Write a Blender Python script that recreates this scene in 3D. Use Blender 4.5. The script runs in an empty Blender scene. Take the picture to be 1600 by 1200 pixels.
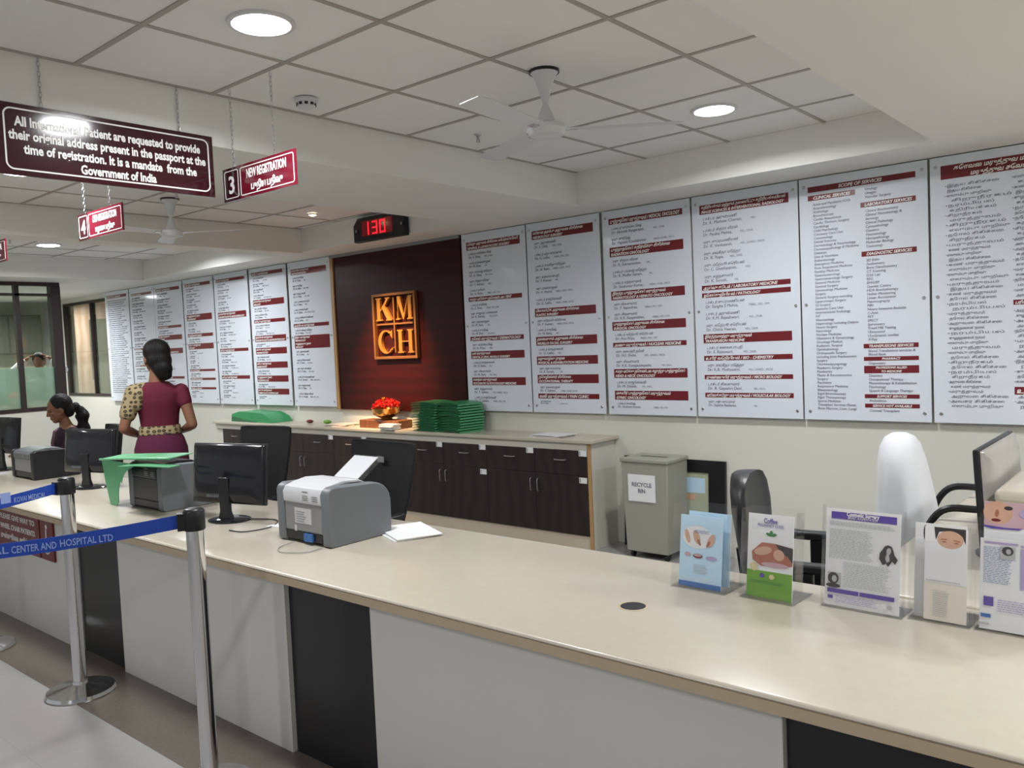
import bpy, bmesh, math, random
from mathutils import Vector, Matrix, Euler
random.seed(7)
R = math.radians
sc = bpy.context.scene
col = sc.collection

# ------------------------------------------------------------ camera
CAM = (0, 0, 1.6)
cr, cu, cf = Vector((0.762, 0.646, -0.044)), Vector((0.001, 0.067, 0.998)), Vector((-0.647, 0.760, -0.050))
cf.normalize(); cr = (cr - cf * cr.dot(cf)).normalized(); cu = cr.cross(cf)
cam_data = bpy.data.cameras.new('camera'); cam = bpy.data.objects.new('camera', cam_data); col.objects.link(cam)
cam_data.sensor_width = 36; cam_data.lens = 1298.8 / 1600 * 36; cam_data.clip_start = .02
mw = Matrix((cr, cu, -cf)).transposed().to_4x4(); mw.translation = CAM
cam.matrix_world = mw; sc.camera = cam

# ------------------------------------------------------------ world, lamps, exposure
w = bpy.data.worlds.new('world'); sc.world = w; w.use_nodes = True
w.node_tree.nodes['Background'].inputs[0].default_value = (.92, .95, 1, 1)
w.node_tree.nodes['Background'].inputs[1].default_value = .42
sc.view_settings.view_transform = 'Standard'; sc.view_settings.look = 'None'
sc.view_settings.gamma = 1; sc.view_settings.use_curve_mapping = False
sc.view_settings.exposure = 0.0
LAMP_W = 27.0

CEIL, LOW, WALL, BFACE = 2.80, 2.575, 5.44, 5.40

# ------------------------------------------------------------ materials
def mat(name, color, rough=.5, metal=0, spec=.5, emit=None, estr=0, noise=0, nscale=8, bump=0, bscale=60, coat=0, alpha=1, trans=0, ior=1.45, color2=None, sheen=0):
    m = bpy.data.materials.new(name); m.use_nodes = True
    nt = m.node_tree; b = nt.nodes['Principled BSDF']
    b.inputs['Base Color'].default_value = (*color, 1); b.inputs['Roughness'].default_value = rough
    b.inputs['Metallic'].default_value = metal; b.inputs['Specular IOR Level'].default_value = spec
    b.inputs['Coat Weight'].default_value = coat; b.inputs['Coat Roughness'].default_value = .08
    b.inputs['Alpha'].default_value = alpha; b.inputs['Transmission Weight'].default_value = trans; b.inputs['IOR'].default_value = ior
    b.inputs['Sheen Weight'].default_value = sheen
    if emit: b.inputs['Emission Color'].default_value = (*emit, 1); b.inputs['Emission Strength'].default_value = estr
    tc = nt.nodes.new('ShaderNodeTexCoord')
    if noise or color2:
        n = nt.nodes.new('ShaderNodeTexNoise'); n.inputs['Scale'].default_value = nscale; n.inputs['Detail'].default_value = 5
        nt.links.new(tc.outputs['Object'], n.inputs['Vector'])
        mx = nt.nodes.new('ShaderNodeMix'); mx.data_type = 'RGBA'
        c2 = color2 or tuple(max(0, c * (1 - noise)) for c in color)
        mx.inputs[6].default_value = (*color, 1); mx.inputs[7].default_value = (*c2, 1)
        nt.links.new(n.outputs['Fac'], mx.inputs[0]); nt.links.new(mx.outputs[2], b.inputs['Base Color'])
    if bump:
        n = nt.nodes.new('ShaderNodeTexNoise'); n.inputs['Scale'].default_value = bscale
        nt.links.new(tc.outputs['Object'], n.inputs['Vector'])
        bp = nt.nodes.new('ShaderNodeBump'); bp.inputs['Strength'].default_value = bump; bp.inputs['Distance'].default_value = .01
        nt.links.new(n.outputs['Fac'], bp.inputs['Height']); nt.links.new(bp.outputs[0], b.inputs['Normal'])
    return m

def add_bump_wave(m, scale, direction='X', strength=.3, color2=None, col_mix=.5, profile='SIN', dist=4):
    nt = m.node_tree; b = nt.nodes['Principled BSDF']
    tc = nt.nodes.new('ShaderNodeTexCoord'); wv = nt.nodes.new('ShaderNodeTexWave')
    wv.bands_direction = direction; wv.inputs['Scale'].default_value = scale; wv.inputs['Distortion'].default_value = dist
    wv.inputs['Detail'].default_value = 3; wv.wave_profile = profile
    nt.links.new(tc.outputs['Object'], wv.inputs['Vector'])
    if color2:
        mx = nt.nodes.new('ShaderNodeMix'); mx.data_type = 'RGBA'
        mx.inputs[6].default_value = b.inputs['Base Color'].default_value; mx.inputs[7].default_value = (*color2, 1)
        mth = nt.nodes.new('ShaderNodeMath'); mth.operation = 'MULTIPLY'; mth.inputs[1].default_value = col_mix
        nt.links.new(wv.outputs['Fac'], mth.inputs[0]); nt.links.new(mth.outputs[0], mx.inputs[0])
        nt.links.new(mx.outputs[2], b.inputs['Base Color'])
    bp = nt.nodes.new('ShaderNodeBump'); bp.inputs['Strength'].default_value = strength; bp.inputs['Distance'].default_value = .005
    nt.links.new(wv.outputs['Fac'], bp.inputs['Height']); nt.links.new(bp.outputs[0], b.inputs['Normal'])
    return m

M = {}
M['wall'] = mat('wall_paint', (.68, .675, .60), .55, noise=.05, nscale=2, bump=.05)
M['wall_green'] = mat('far_wall_paint', (.62, .66, .54), .6, noise=.05, nscale=2)
M['beam'] = mat('beam_paint', (.80, .795, .75), .7, noise=.04, nscale=1.5)
M['lowceil'] = mat('low_ceiling_paint', (.78, .77, .73), .75, noise=.04, nscale=1.5)
M['tee'] = mat('ceiling_grid_metal', (.38, .35, .32), .5)
M['tile'] = mat('ceiling_tile', (.82, .815, .79), .8, noise=.06, nscale=5, bump=.12, bscale=160)
M['counter'] = mat('counter_laminate', (.56, .51, .42), .28, color2=(.50, .45, .368), nscale=26, coat=.15)
M['counter_edge'] = mat('counter_edge_laminate', (.58, .46, .32), .35, noise=.1, nscale=30)
M['panel_white'] = mat('white_laminate', (.70, .685, .64), .28, noise=.04, nscale=3)
M['panel_black'] = mat('black_laminate', (.014, .014, .016), .30, noise=.2, nscale=20)
M['espresso'] = mat('dark_brown_laminate', (.022, .016, .014), .42)
add_bump_wave(M['espresso'], 2.5, 'X', .05, (.035, .024, .02), .8, dist=8)
M['cab_white'] = mat('cabinet_cream_laminate', (.66, .64, .56), .4, noise=.05)
M['plinth'] = mat('cabinet_plinth_laminate', (.60, .52, .40), .4, noise=.08)
M['wood_edge'] = mat('wooden_edge_strip', (.42, .24, .10), .45); add_bump_wave(M['wood_edge'], 6, 'X', .1, (.5, .32, .15), .6)
M['rosewood'] = mat('rosewood_veneer', (.040, .0042, .0036), .42, spec=.28)
add_bump_wave(M['rosewood'], 2.6, 'Z', .05, (.027, .0034, .003), .8, dist=5)
M['board'] = mat('white_acrylic_sheet', (.72, .765, .84), .12, noise=.02, nscale=2, coat=.35)
M['maroon'] = mat('maroon_vinyl', (.17, .014, .020), .3, noise=.1, nscale=4)
M['sign_maroon'] = mat('maroon_sign_face', (.040, .006, .010), .12, coat=.3, noise=.08)
M['sign_red'] = mat('crimson_sign_face', (.15, .008, .022), .12, coat=.3, noise=.08)
M['ink'] = mat('dark_grey_ink', (.21, .215, .25), .6, noise=.1)
M['faint_ink'] = mat('faint_grey_ink', (.36, .375, .42), .6, noise=.1)
M['white_ink'] = mat('white_ink', (.85, .84, .82), .4, noise=.02)
M['chrome'] = mat('chrome', (.72, .72, .72), .10, metal=1, noise=.03)
M['steel'] = mat('brushed_steel', (.52, .52, .52), .3, metal=1, noise=.08, nscale=40)
M['brass'] = mat('brass', (.45, .25, .08), .28, metal=1, noise=.15, nscale=30)
M['gold'] = mat('gold_leaf_letter', (.60, .27, .055), .35, metal=.5, noise=.12, nscale=20)
M['gold_dark'] = mat('bronze_frame', (.36, .15, .05), .35, metal=.5, noise=.12, nscale=20)
M['black'] = mat('black_plastic', (.012, .012, .014), .35, noise=.1, nscale=20)
M['black_gloss'] = mat('glossy_black_plastic', (.014, .014, .017), .12, noise=.1)
M['black_fabric'] = mat('black_mesh_fabric', (.013, .013, .015), .8, bump=.3, bscale=300, noise=.2)
M['black_leather'] = mat('black_leatherette', (.018, .018, .02), .38, bump=.15, bscale=140)
M['grey_plastic'] = mat('slate_grey_plastic', (.155, .168, .18), .42, noise=.06, nscale=12)
M['grey_mid'] = mat('mid_grey_plastic', (.27, .27, .27), .42, noise=.05)
M['grey_light'] = mat('light_grey_plastic', (.60, .60, .62), .4, noise=.04)
M['silver'] = mat('silver_grey_back_panel', (.42, .40, .38), .25, metal=.5, noise=.05)
M['bin'] = mat('beige_painted_steel', (.335, .335, .285), .4, noise=.06, nscale=3)
M['green'] = mat('green_plastic_file', (.045, .30, .115), .35, noise=.15, nscale=10)
M['green_dark'] = mat('dark_green_file_card', (.035, .155, .07), .5, noise=.2, nscale=30)
M['green_sheet'] = mat('mint_green_plastic', (.10, .40, .19), .3, noise=.08, nscale=6)
M['paper'] = mat('white_paper', (.80, .80, .80), .7, noise=.03, nscale=30)
M['paper_warm'] = mat('cream_paper', (.80, .74, .64), .7, noise=.05, nscale=30)
M['box_brown'] = mat('brown_wooden_box', (.17, .06, .025), .4); add_bump_wave(M['box_brown'], 4, 'X', .08, (.22, .085, .035), .8)
M['petal'] = mat('red_petals', (.85, .018, .012), .5, noise=.3, nscale=40)
M['petal_y'] = mat('orange_petal', (.9, .45, .05), .5, noise=.2)
M['belt'] = mat('blue_webbing', (.012, .062, .42), .6, bump=.2, bscale=400, noise=.1, nscale=60)
M['belt_txt'] = mat('pale_blue_print', (.30, .40, .75), .6, noise=.05)
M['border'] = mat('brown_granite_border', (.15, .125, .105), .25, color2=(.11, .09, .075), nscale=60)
M['floor'] = mat('floor_tile', (.50, .485, .46), .22, noise=.08, nscale=1.3)
M['win_frame'] = mat('dark_brown_aluminium', (.035, .025, .022), .4, noise=.15)
M['lamp_glow'] = mat('lamp_diffuser', (1, 1, 1), .5, emit=(.93, .96, 1), estr=22, noise=.01)
M['lamp_warm'] = mat('warm_lamp_diffuser', (1, .9, .7), .5, emit=(1, .72, .42), estr=16, noise=.01)
M['led'] = mat('red_led_segment', (.4, 0, 0), .4, emit=(1, .015, .03), estr=1.7, noise=.01)
M['led_off'] = mat('dark_red_clock_window', (.13, .008, .012), .15, emit=(1, .02, .03), estr=.05, noise=.05)
M['fan'] = mat('white_enamel', (.66, .66, .66), .3, noise=.04)
M['skin'] = mat('brown_skin', (.225, .10, .055), .5, noise=.12, nscale=20)
M['hair'] = mat('black_hair', (.006, .005, .005), .55, spec=.28)
add_bump_wave(M['hair'], 40, 'X', .5, (.012, .010, .009), .6, dist=2)
M['maroon_cloth'] = mat('maroon_cotton', (.115, .007, .025), .85, noise=.12, nscale=9, bump=.15, bscale=260)
M['plum_cloth'] = mat('plum_saree_cloth', (.095, .009, .038), .85, noise=.2, nscale=7, bump=.15, bscale=260)
M['dark_cloth'] = mat('dark_purple_cloth', (.025, .010, .022), .85, noise=.3, nscale=9)
M['mauve_cloth'] = mat('mauve_saree_edge', (.13, .05, .10), .85, noise=.3, nscale=20)
M['white_cloth'] = mat('white_cotton', (.74, .75, .78), .8, noise=.05, nscale=6, bump=.25, bscale=10)
M['eye'] = mat('dark_eye', (.06, .045, .04), .3, noise=.02)
M['lips'] = mat('lips', (.24, .07, .06), .5, noise=.1)
M['purple'] = mat('violet_print', (.115, .07, .36), .4, noise=.05)
M['violet_pale'] = mat('pale_violet_print', (.45, .38, .60), .5, noise=.1)
M['blue_print'] = mat('blue_print', (.05, .16, .45), .4, noise=.1)
M['blue_pale'] = mat('pale_blue_paper', (.42, .66, .85), .45, color2=(.66, .82, .92), nscale=9)
M['green_print'] = mat('lime_green_print', (.20, .42, .03), .45, color2=(.12, .30, .02), nscale=14)
M['pic_skin'] = mat('printed_skin_tone', (.56, .30, .20), .5, color2=(.70, .45, .33), nscale=20)
M['pic_brown'] = mat('printed_brown_tone', (.32, .09, .05), .5, color2=(.48, .19, .12), nscale=30)
M['pic_dark'] = mat('printed_dark_hair', (.05, .04, .04), .5, noise=.2)
M['pic_grey'] = mat('printed_grey_tone', (.50, .50, .50), .5, noise=.1)
M['pic_pink'] = mat('printed_pink_tone', (.50, .28, .33), .5, color2=(.62, .45, .50), nscale=14)
M['pic_leaf'] = mat('printed_leaf_green', (.05, .22, .06), .5, noise=.1)
M['pic_cream'] = mat('printed_cream', (.72, .62, .32), .5, noise=.1)
M['pic_sage'] = mat('printed_sage', (.46, .47, .33), .5, color2=(.38, .42, .30), nscale=8)
M['grout'] = mat('frosted_film', (.52, .66, .58), .5, noise=.05)
M['far_wood'] = mat('far_wooden_panelling', (.52, .33, .21), .5); add_bump_wave(M['far_wood'], .9, 'X', .1, (.68, .50, .40), .9, dist=5)
M['far_dark'] = mat('far_grey_board', (.16, .17, .14), .6, noise=.1)
M['grey_cloth'] = mat('grey_cloth', (.12, .12, .13), .8, noise=.1)

def glass(name, tint=(1, 1, 1), rough=0, mixv=.12, mx_=.5):
    """thin glazing: mostly see-through with a mirror-like sheen"""
    m = bpy.data.materials.new(name); m.use_nodes = True; nt = m.node_tree
    nt.nodes.clear(); o = nt.nodes.new('ShaderNodeOutputMaterial'); mx = nt.nodes.new('ShaderNodeMixShader')
    t = nt.nodes.new('ShaderNodeBsdfTransparent'); g = nt.nodes.new('ShaderNodeBsdfGlossy'); f = nt.nodes.new('ShaderNodeFresnel')
    ad = nt.nodes.new('ShaderNodeMath'); ad.operation = 'MULTIPLY_ADD'; ad.inputs[1].default_value = .8; ad.inputs[2].default_value = mixv * .3
    t.inputs[0].default_value = (*tint, 1); g.inputs['Roughness'].default_value = .03 + rough; f.inputs[0].default_value = 1.45
    mn = nt.nodes.new('ShaderNodeMath'); mn.operation = 'MINIMUM'; mn.inputs[1].default_value = mx_
    nt.links.new(f.outputs[0], ad.inputs[0]); nt.links.new(ad.outputs[0], mn.inputs[0]); nt.links.new(mn.outputs[0], mx.inputs[0])
    nt.links.new(t.outputs[0], mx.inputs[1]); nt.links.new(g.outputs[0], mx.inputs[2]); nt.links.new(mx.outputs[0], o.inputs[0])
    return m
M['glass'] = glass('window_glass', (.90, .94, .90))
M['acrylic'] = glass('clear_acrylic', (.995, .996, .998), mixv=.02, mx_=.14)

def frosted():
    m = bpy.data.materials.new('frosted_glass_film'); m.use_nodes = True; nt = m.node_tree; b = nt.nodes['Principled BSDF']
    n = nt.nodes.new('ShaderNodeTexNoise'); n.inputs['Scale'].default_value = 3
    r = nt.nodes.new('ShaderNodeMapRange'); r.inputs[3].default_value = .62; r.inputs[4].default_value = .78
    nt.links.new(n.outputs['Fac'], r.inputs[0]); nt.links.new(r.outputs[0], b.inputs['Alpha'])
    b.inputs['Base Color'].default_value = (.55, .70, .62, 1); b.inputs['Roughness'].default_value = .3
    return m
M['frost'] = frosted()

def print_cloth():
    m = mat('tan_paisley_print', (.42, .34, .19), .8); nt = m.node_tree; b = nt.nodes['Principled BSDF']
    tc = nt.nodes.new('ShaderNodeTexCoord'); mp = nt.nodes.new('ShaderNodeMapping'); mp.inputs['Scale'].default_value = (27, 27, 32)
    v = nt.nodes.new('ShaderNodeTexVoronoi'); v.inputs['Scale'].default_value = 1; v.inputs['Randomness'].default_value = .35
    cr_ = nt.nodes.new('ShaderNodeValToRGB'); e = cr_.color_ramp.elements
    e[0].position = .12; e[0].color = (.16, .11, .06, 1); e[1].position = .20; e[1].color = (.03, .02, .015, 1)
    e2 = e.new(.36); e2.color = (.05, .035, .02, 1); e3 = e.new(.44); e3.color = (.30, .235, .125, 1)
    nt.links.new(tc.outputs['Object'], mp.inputs[0]); nt.links.new(mp.outputs[0], v.inputs['Vector'])
    nt.links.new(v.outputs['Distance'], cr_.inputs[0]); nt.links.new(cr_.outputs[0], b.inputs['Base Color']); return m
M['print_cloth'] = print_cloth()

def tiled_floor():
    m = M['floor']; nt = m.node_tree; b = nt.nodes['Principled BSDF']
    tc = nt.nodes.new('ShaderNodeTexCoord'); br = nt.nodes.new('ShaderNodeTexBrick'); br.offset = 0
    br.inputs['Scale'].default_value = 1; br.inputs['Brick Width'].default_value = .6; br.inputs['Row Height'].default_value = .6
    br.inputs['Mortar Size'].default_value = .002
    br.inputs['Color1'].default_value = (.34, .325, .31, 1); br.inputs['Color2'].default_value = (.325, .31, .297, 1); br.inputs['Mortar'].default_value = (.30, .285, .27, 1)
    nt.links.new(tc.outputs['Object'], br.inputs['Vector']); nt.links.new(br.outputs[0], b.inputs['Base Color'])
tiled_floor()

# ------------------------------------------------------------ building helpers
WM = {}
def wm(o): return WM.get(o, Matrix.Identity(4)) if o else Matrix.Identity(4)

class MB:
    def __init__(s): s.bm = bmesh.new()
    def _add(s, verts, faces, mtx=None):
        vs = [s.bm.verts.new(mtx @ Vector(v) if mtx else Vector(v)) for v in verts]
        for f in faces:
            try: s.bm.faces.new([vs[i] for i in f])
            except ValueError: pass
        return s
    def box(s, x0, x1, y0, y1, z0, z1, mtx=None):
        v = [(x, y, z) for z in (z0, z1) for y in (y0, y1) for x in (x0, x1)]
        return s._add(v, [(0, 2, 3, 1), (4, 5, 7, 6), (0, 1, 5, 4), (2, 6, 7, 3), (0, 4, 6, 2), (1, 3, 7, 5)], mtx)
    def obox(s, c, size, rot=(0, 0, 0)):
        m = Matrix.Translation(c) @ Euler(rot).to_matrix().to_4x4(); a, b, d = [q / 2 for q in size]
        return s.box(-a, a, -b, b, -d, d, m)
    def tube(s, pts, r, seg=10, cap=True, rr=None):
        pts = [Vector(p) for p in pts]; n = len(pts); rings = []
        up = None
        for i, p in enumerate(pts):
            t = (pts[min(i + 1, n - 1)] - pts[max(i - 1, 0)]).normalized()
            if up is None: up = Vector((0, 0, 1)) if abs(t.z) < .9 else Vector((1, 0, 0))
            a = t.cross(up)
            if a.length < 1e-5: a = t.cross(Vector((0, 1, 0)))
            a.normalize(); b = a.cross(t).normalized(); up = b
            ri = rr[i] if rr else r
            rings.append([s.bm.verts.new(p + a * math.cos(2 * math.pi * k / seg) * ri + b * math.sin(2 * math.pi * k / seg) * ri) for k in range(seg)])
        for i in range(n - 1):
            for k in range(seg): s.bm.faces.new((rings[i][k], rings[i][(k + 1) % seg], rings[i + 1][(k + 1) % seg], rings[i + 1][k]))
        if cap: s.bm.faces.new(rings[0][::-1]); s.bm.faces.new(rings[-1])
        return s
    def lathe(s, prof, c=(0, 0, 0), seg=24, mtx=None):
        rings = []; m = mtx or Matrix.Identity(4); c = Vector(c)
        for r, z in prof:
            if r < 1e-6: rings.append([s.bm.verts.new(m @ (c + Vector((0, 0, z))))])
            else: rings.append([s.bm.verts.new(m @ (c + Vector((r * math.cos(2 * math.pi * k / seg), r * math.sin(2 * math.pi * k / seg), z)))) for k in range(seg)])
        for a, b in zip(rings, rings[1:]):
            for k in range(seg):
                k2 = (k + 1) % seg
                if len(a) == 1 and len(b) == 1: continue
                if len(a) == 1: s.bm.faces.new((a[0], b[k2], b[k]))
                elif len(b) == 1: s.bm.faces.new((a[k], a[k2], b[0]))
                else: s.bm.faces.new((a[k], a[k2], b[k2], b[k]))
        return s
    def sphere(s, c, rad, seg=20, mtx=None):
        if not hasattr(rad, '__len__'): rad = (rad,) * 3
        n = seg // 2
        m = Matrix.Translation(c) @ (mtx or Matrix.Identity(4)) @ Matrix.Diagonal((*rad, 1))
        return s.lathe([(math.sin(math.pi * i / n), -math.cos(math.pi * i / n)) for i in range(n + 1)], seg=seg, mtx=m)
    def prism(s, pts, O, U, V, depth):
        """polygon pts (u,v) in plane O+U,V, extruded along -UxV by depth (front face at O)"""
        O, U, V = Vector(O), Vector(U).normalized(), Vector(V).normalized(); N = U.cross(V)
        f = [s.bm.verts.new(O + U * u + V * v) for u, v in pts]; b = [s.bm.verts.new(O + U * u + V * v - N * depth) for u, v in pts]
        n = len(pts); s.bm.faces.new(f); s.bm.faces.new(b[::-1])
        for i in range(n): s.bm.faces.new((f[(i + 1) % n], f[i], b[i], b[(i + 1) % n]))
        return s
    def loft(s, rings, cap=True):
        R_ = [[s.bm.verts.new(Vector(v)) for v in r] for r in rings]; n = len(R_[0])
        for a, b in zip(R_, R_[1:]):
            for k in range(n): s.bm.faces.new((a[k], a[(k + 1) % n], b[(k + 1) % n], b[k]))
        if cap: s.bm.faces.new(R_[0][::-1]); s.bm.faces.new(R_[-1])
        return s
    def build(s, name, m, parent=None, bevel=0, smooth=38, world=True, seg=2):
        if parent is not None and world: s.bm.transform(wm(parent).inverted())
        bmesh.ops.recalc_face_normals(s.bm, faces=s.bm.faces)
        ang = R(smooth)
        for f in s.bm.faces: f.smooth = True
        for e in s.bm.edges:
            if len(e.link_faces) != 2 or e.calc_face_angle(3) > ang: e.smooth = False
        me = bpy.data.meshes.new(name); s.bm.to_mesh(me); s.bm.free()
        me.materials.append(M[m] if isinstance(m, str) else m)
        o = bpy.data.objects.new(name, me); col.objects.link(o)
        if parent is not None: o.parent = parent; WM[o] = wm(parent)
        if bevel:
            b = o.modifiers.new('bevel', 'BEVEL'); b.width = bevel; b.segments = seg; b.limit_method = 'ANGLE'; b.angle_limit = R(40)
        return o

def tag(o, label, cat, group=None):
    o['label'] = label; o['category'] = cat
    if group: o['group'] = group
    return o
def thing(name, label, cat, loc=(0, 0, 0), rz=0, group=None):
    o = bpy.data.objects.new(name, None); col.objects.link(o); o.empty_display_size = .05
    o.location = loc; o.rotation_euler = (0, 0, rz); WM[o] = Matrix.Translation(loc) @ Matrix.Rotation(rz, 4, 'Z')
    return tag(o, label, cat, group)
def struct(o): o['kind'] = 'structure'; return o
def copy_tree(o, parent=None):
    c = o.copy(); col.objects.link(c)
    for k in ('label', 'group'):
        if k in c and parent is None: del c[k]
    if parent is not None: c.parent = parent
    for ch in list(o.children): copy_tree(ch, c)
    return c
def dup(o, loc, label, rz=None, group=None):
    c = copy_tree(o); c.location = loc
    if rz is not None: c.rotation_euler = (0, 0, rz)
    c['label'] = label
    if group: c['group'] = group
    WM[c] = Matrix.Translation(loc) @ Matrix.Rotation(c.rotation_euler.z, 4, 'Z')
    return c

# text pieces are collected, then turned into one mesh per (part, parent)
PEND = []
def text(key, parent, m, body, O, U, V, size, align='LEFT', fit=None, shear=0, bold=0, ext=.0006, maxw=None, cap=None):
    cu_ = bpy.data.curves.new('lettering', 'FONT'); cu_.body = body; cu_.size = size; cu_.align_x = align
    cu_.shear = shear; cu_.offset = bold; cu_.extrude = ext; cu_.resolution_u = 2
    o = bpy.data.objects.new('lettering', cu_); col.objects.link(o)
    U, V = Vector(U).normalized(), Vector(V).normalized()
    mt = Matrix((U, V, U.cross(V))).transposed().to_4x4(); mt.translation = Vector(O)
    PEND.append((key, parent, m, o, mt, fit, align, maxw, cap))
def flush_text():
    bpy.context.view_layer.update(); dg = bpy.context.evaluated_depsgraph_get()
    groups = {}
    for key, parent, m, o, mt, fit, align, maxw, cap in PEND:
        me = bpy.data.meshes.new_from_object(o.evaluated_get(dg))
        if len(me.vertices):
            xs = [v.co.x for v in me.vertices]; wdt = max(xs) - min(xs); sx = 1; sy = 1
            if fit: sx = fit / wdt
            elif maxw and wdt > maxw: sx = maxw / wdt
            if cap:
                ys = [v.co.y for v in me.vertices]; sy = cap / (max(ys) - min(ys)); 
                me.transform(Matrix.Translation((0, -min(ys), 0)))
            if sx != 1 or sy != 1: me.transform(Matrix.Diagonal((sx, sy, 1, 1)))
            me.transform(mt)
            g = groups.setdefault((key, parent.name if parent else None), [parent, m, bmesh.new()])
            g[2].from_mesh(me)
        bpy.data.meshes.remove(me)
    for key, parent, m, o, *_ in PEND:
        c = o.data; bpy.data.objects.remove(o); bpy.data.curves.remove(c)
    for (key, pn), (parent, m, bm) in groups.items():
        bm.transform(wm(parent).inverted()); me = bpy.data.meshes.new(key); bm.to_mesh(me); bm.free()
        me.materials.clear(); me.materials.append(M[m])
        for p in me.polygons: p.material_index = 0
        ob = bpy.data.objects.new(key, me); col.objects.link(ob)
        if parent: ob.parent = parent
    PEND.clear()

X, Y, Z = Vector((1, 0, 0)), Vector((0, 1, 0)), Vector((0, 0, 1))

# ------------------------------------------------------------ the room
XL, XR, YN = -14.6, 3.0, -3.0
fl_ = struct(MB().box(-20.5, XR, YN, 7.2, -.1, 0).build('floor', 'floor'))
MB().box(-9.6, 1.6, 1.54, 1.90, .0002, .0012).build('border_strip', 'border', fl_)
# back wall, with an opening for the far window (x -13.4..-11.85)
WX0, WX1, WZ0, WZ1 = -13.78, -11.7, 1.07, 2.50
b = MB(); b.box(WX1, XR, WALL, WALL + .15, 0, CEIL); b.box(XL, WX0, WALL, WALL + .15, 0, CEIL)
b.box(WX0, WX1, WALL, WALL + .15, 0, WZ0); b.box(WX0, WX1, WALL, WALL + .15, WZ1, CEIL)
struct(b.build('wall_back', 'wall'))
struct(MB().box(XL - .15, XL, YN, WALL + .15, 0, CEIL).build('wall_left', 'wall_green'))
struct(MB().box(XR, XR + .15, YN, WALL, 0, CEIL).build('wall_right', 'wall'))
# bulkhead running along the back wall and cross beams
struct(MB().box(XL, XR, 4.96, WALL, LOW, CEIL - .001).build('trim_1', 'beam'))
def beam(n, x0, x1): return struct(MB().box(x0, x1, YN, 4.959, LOW - .012, CEIL - .001).build('trim_%d' % n, 'beam'))
beam(2, -4.56, -3.53); beam(3, -7.13, -6.85); beam(4, -11.2, -10.12)
struct(MB().box(-1.15, XR, YN, 4.959, LOW - .012, CEIL - .001).build('trim_5', 'lowceil'))
struct(MB().box(XL, -11.201, YN, 4.959, LOW - .012, CEIL - .001).build('trim_6', 'lowceil'))
# false ceiling: tiles with the tee grid between them
cl = struct(MB().box(-20.5, XR, YN, 7.2, CEIL, CEIL + .1).build('ceiling', 'tile'))
g = MB()
def grid(x0, x1, xs, ys):
    for x in xs: g.box(x - .011, x + .011, YN, 4.955, CEIL - .004, CEIL + .001)
    for y in ys: g.box(x0, x1, y - .011, y + .011, CEIL - .0045, CEIL + .0005)
ys = [2.70 + .6 * k for k in range(-9, 4)]
grid(-3.53, -1.15, [-1.745, -2.345, -2.945, -3.518], ys)
grid(-6.85, -4.56, [-6.25, -5.65, -5.05, -6.84], [y - .25 for y in ys] + [4.87])
grid(-10.12, -7.13, [-8.15, -8.75, -9.35, -9.95], ys)
g.build('ceiling_grid', 'tee', cl)

# ------------------------------------------------------------ counter
CT = .76
ctr = thing('reception_counter', 'long cream topped reception counter with white and black front panels', 'counter', (-3, 2.3, 0))
prof = [(1.795 + .018 * (1 - math.sin(R(a))), CT - .018 - .018 * math.cos(R(a))) for a in (0, 30, 60, 90)]
pts = []
for a in range(0, 91, 15): pts.append((1.807 - .012 * math.cos(R(a)), CT - .012 + .012 * math.sin(R(a))))
pts = [(1.800, CT - .038)] + [(1.800, CT - .013)] + pts[1:]
pts += [(2.68, CT), (2.70, CT - .01), (2.70, CT - .038)]
top = MB(); top.loft([[(x, y, z) for y, z in pts] for x in (-9.6, 1.6)])
top.build('worktop', 'counter', ctr)
e = MB().box(-9.6, 1.6, 1.795, 1.7995, CT - .042, CT - .0135); e.build('edge_band', 'counter_edge', ctr)
for x0, x1, m in ((-9.6, -6.85, 'panel_white'), (-6.85, -6.3, 'panel_black'), (-6.3, -4.80, 'panel_white'), (-4.80, -4.28, 'panel_black'), (-4.28, -2.82, 'panel_white'),
                  (-2.82, -2.30, 'panel_black'), (-2.30, -.79, 'panel_white'), (-.79, -.25, 'panel_black'), (-.25, 1.6, 'panel_white')):
    yy = 1.885 if m == 'panel_black' else 1.865
    MB().box(x0 + .001, x1 - .001, yy, 1.90, .0, CT - .041).build('front_panel', m, ctr, bevel=.002)
for x in (-7.5, -5.5, -3.5, -1.5, .4): MB().box(x - .012, x + .012, 1.91, 2.62, 0, CT - .041).build('support_panel', 'panel_white', ctr)
gm = MB().lathe([(.040, CT + .0001), (.048, CT + .0001), (.048, CT + .0008), (.040, CT + .0009), (.040, CT + .0001)], (-1.395, 2.175, 0)); gr = gm.build('cable_grommet', 'counter_edge', ctr)
MB().lathe([(0, CT + .0005), (.0398, CT + .0005), (.0398, CT + .0001), (0, CT + .0001)], (-1.395, 2.175, 0)).build('cable_hole', 'black', gr)
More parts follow.
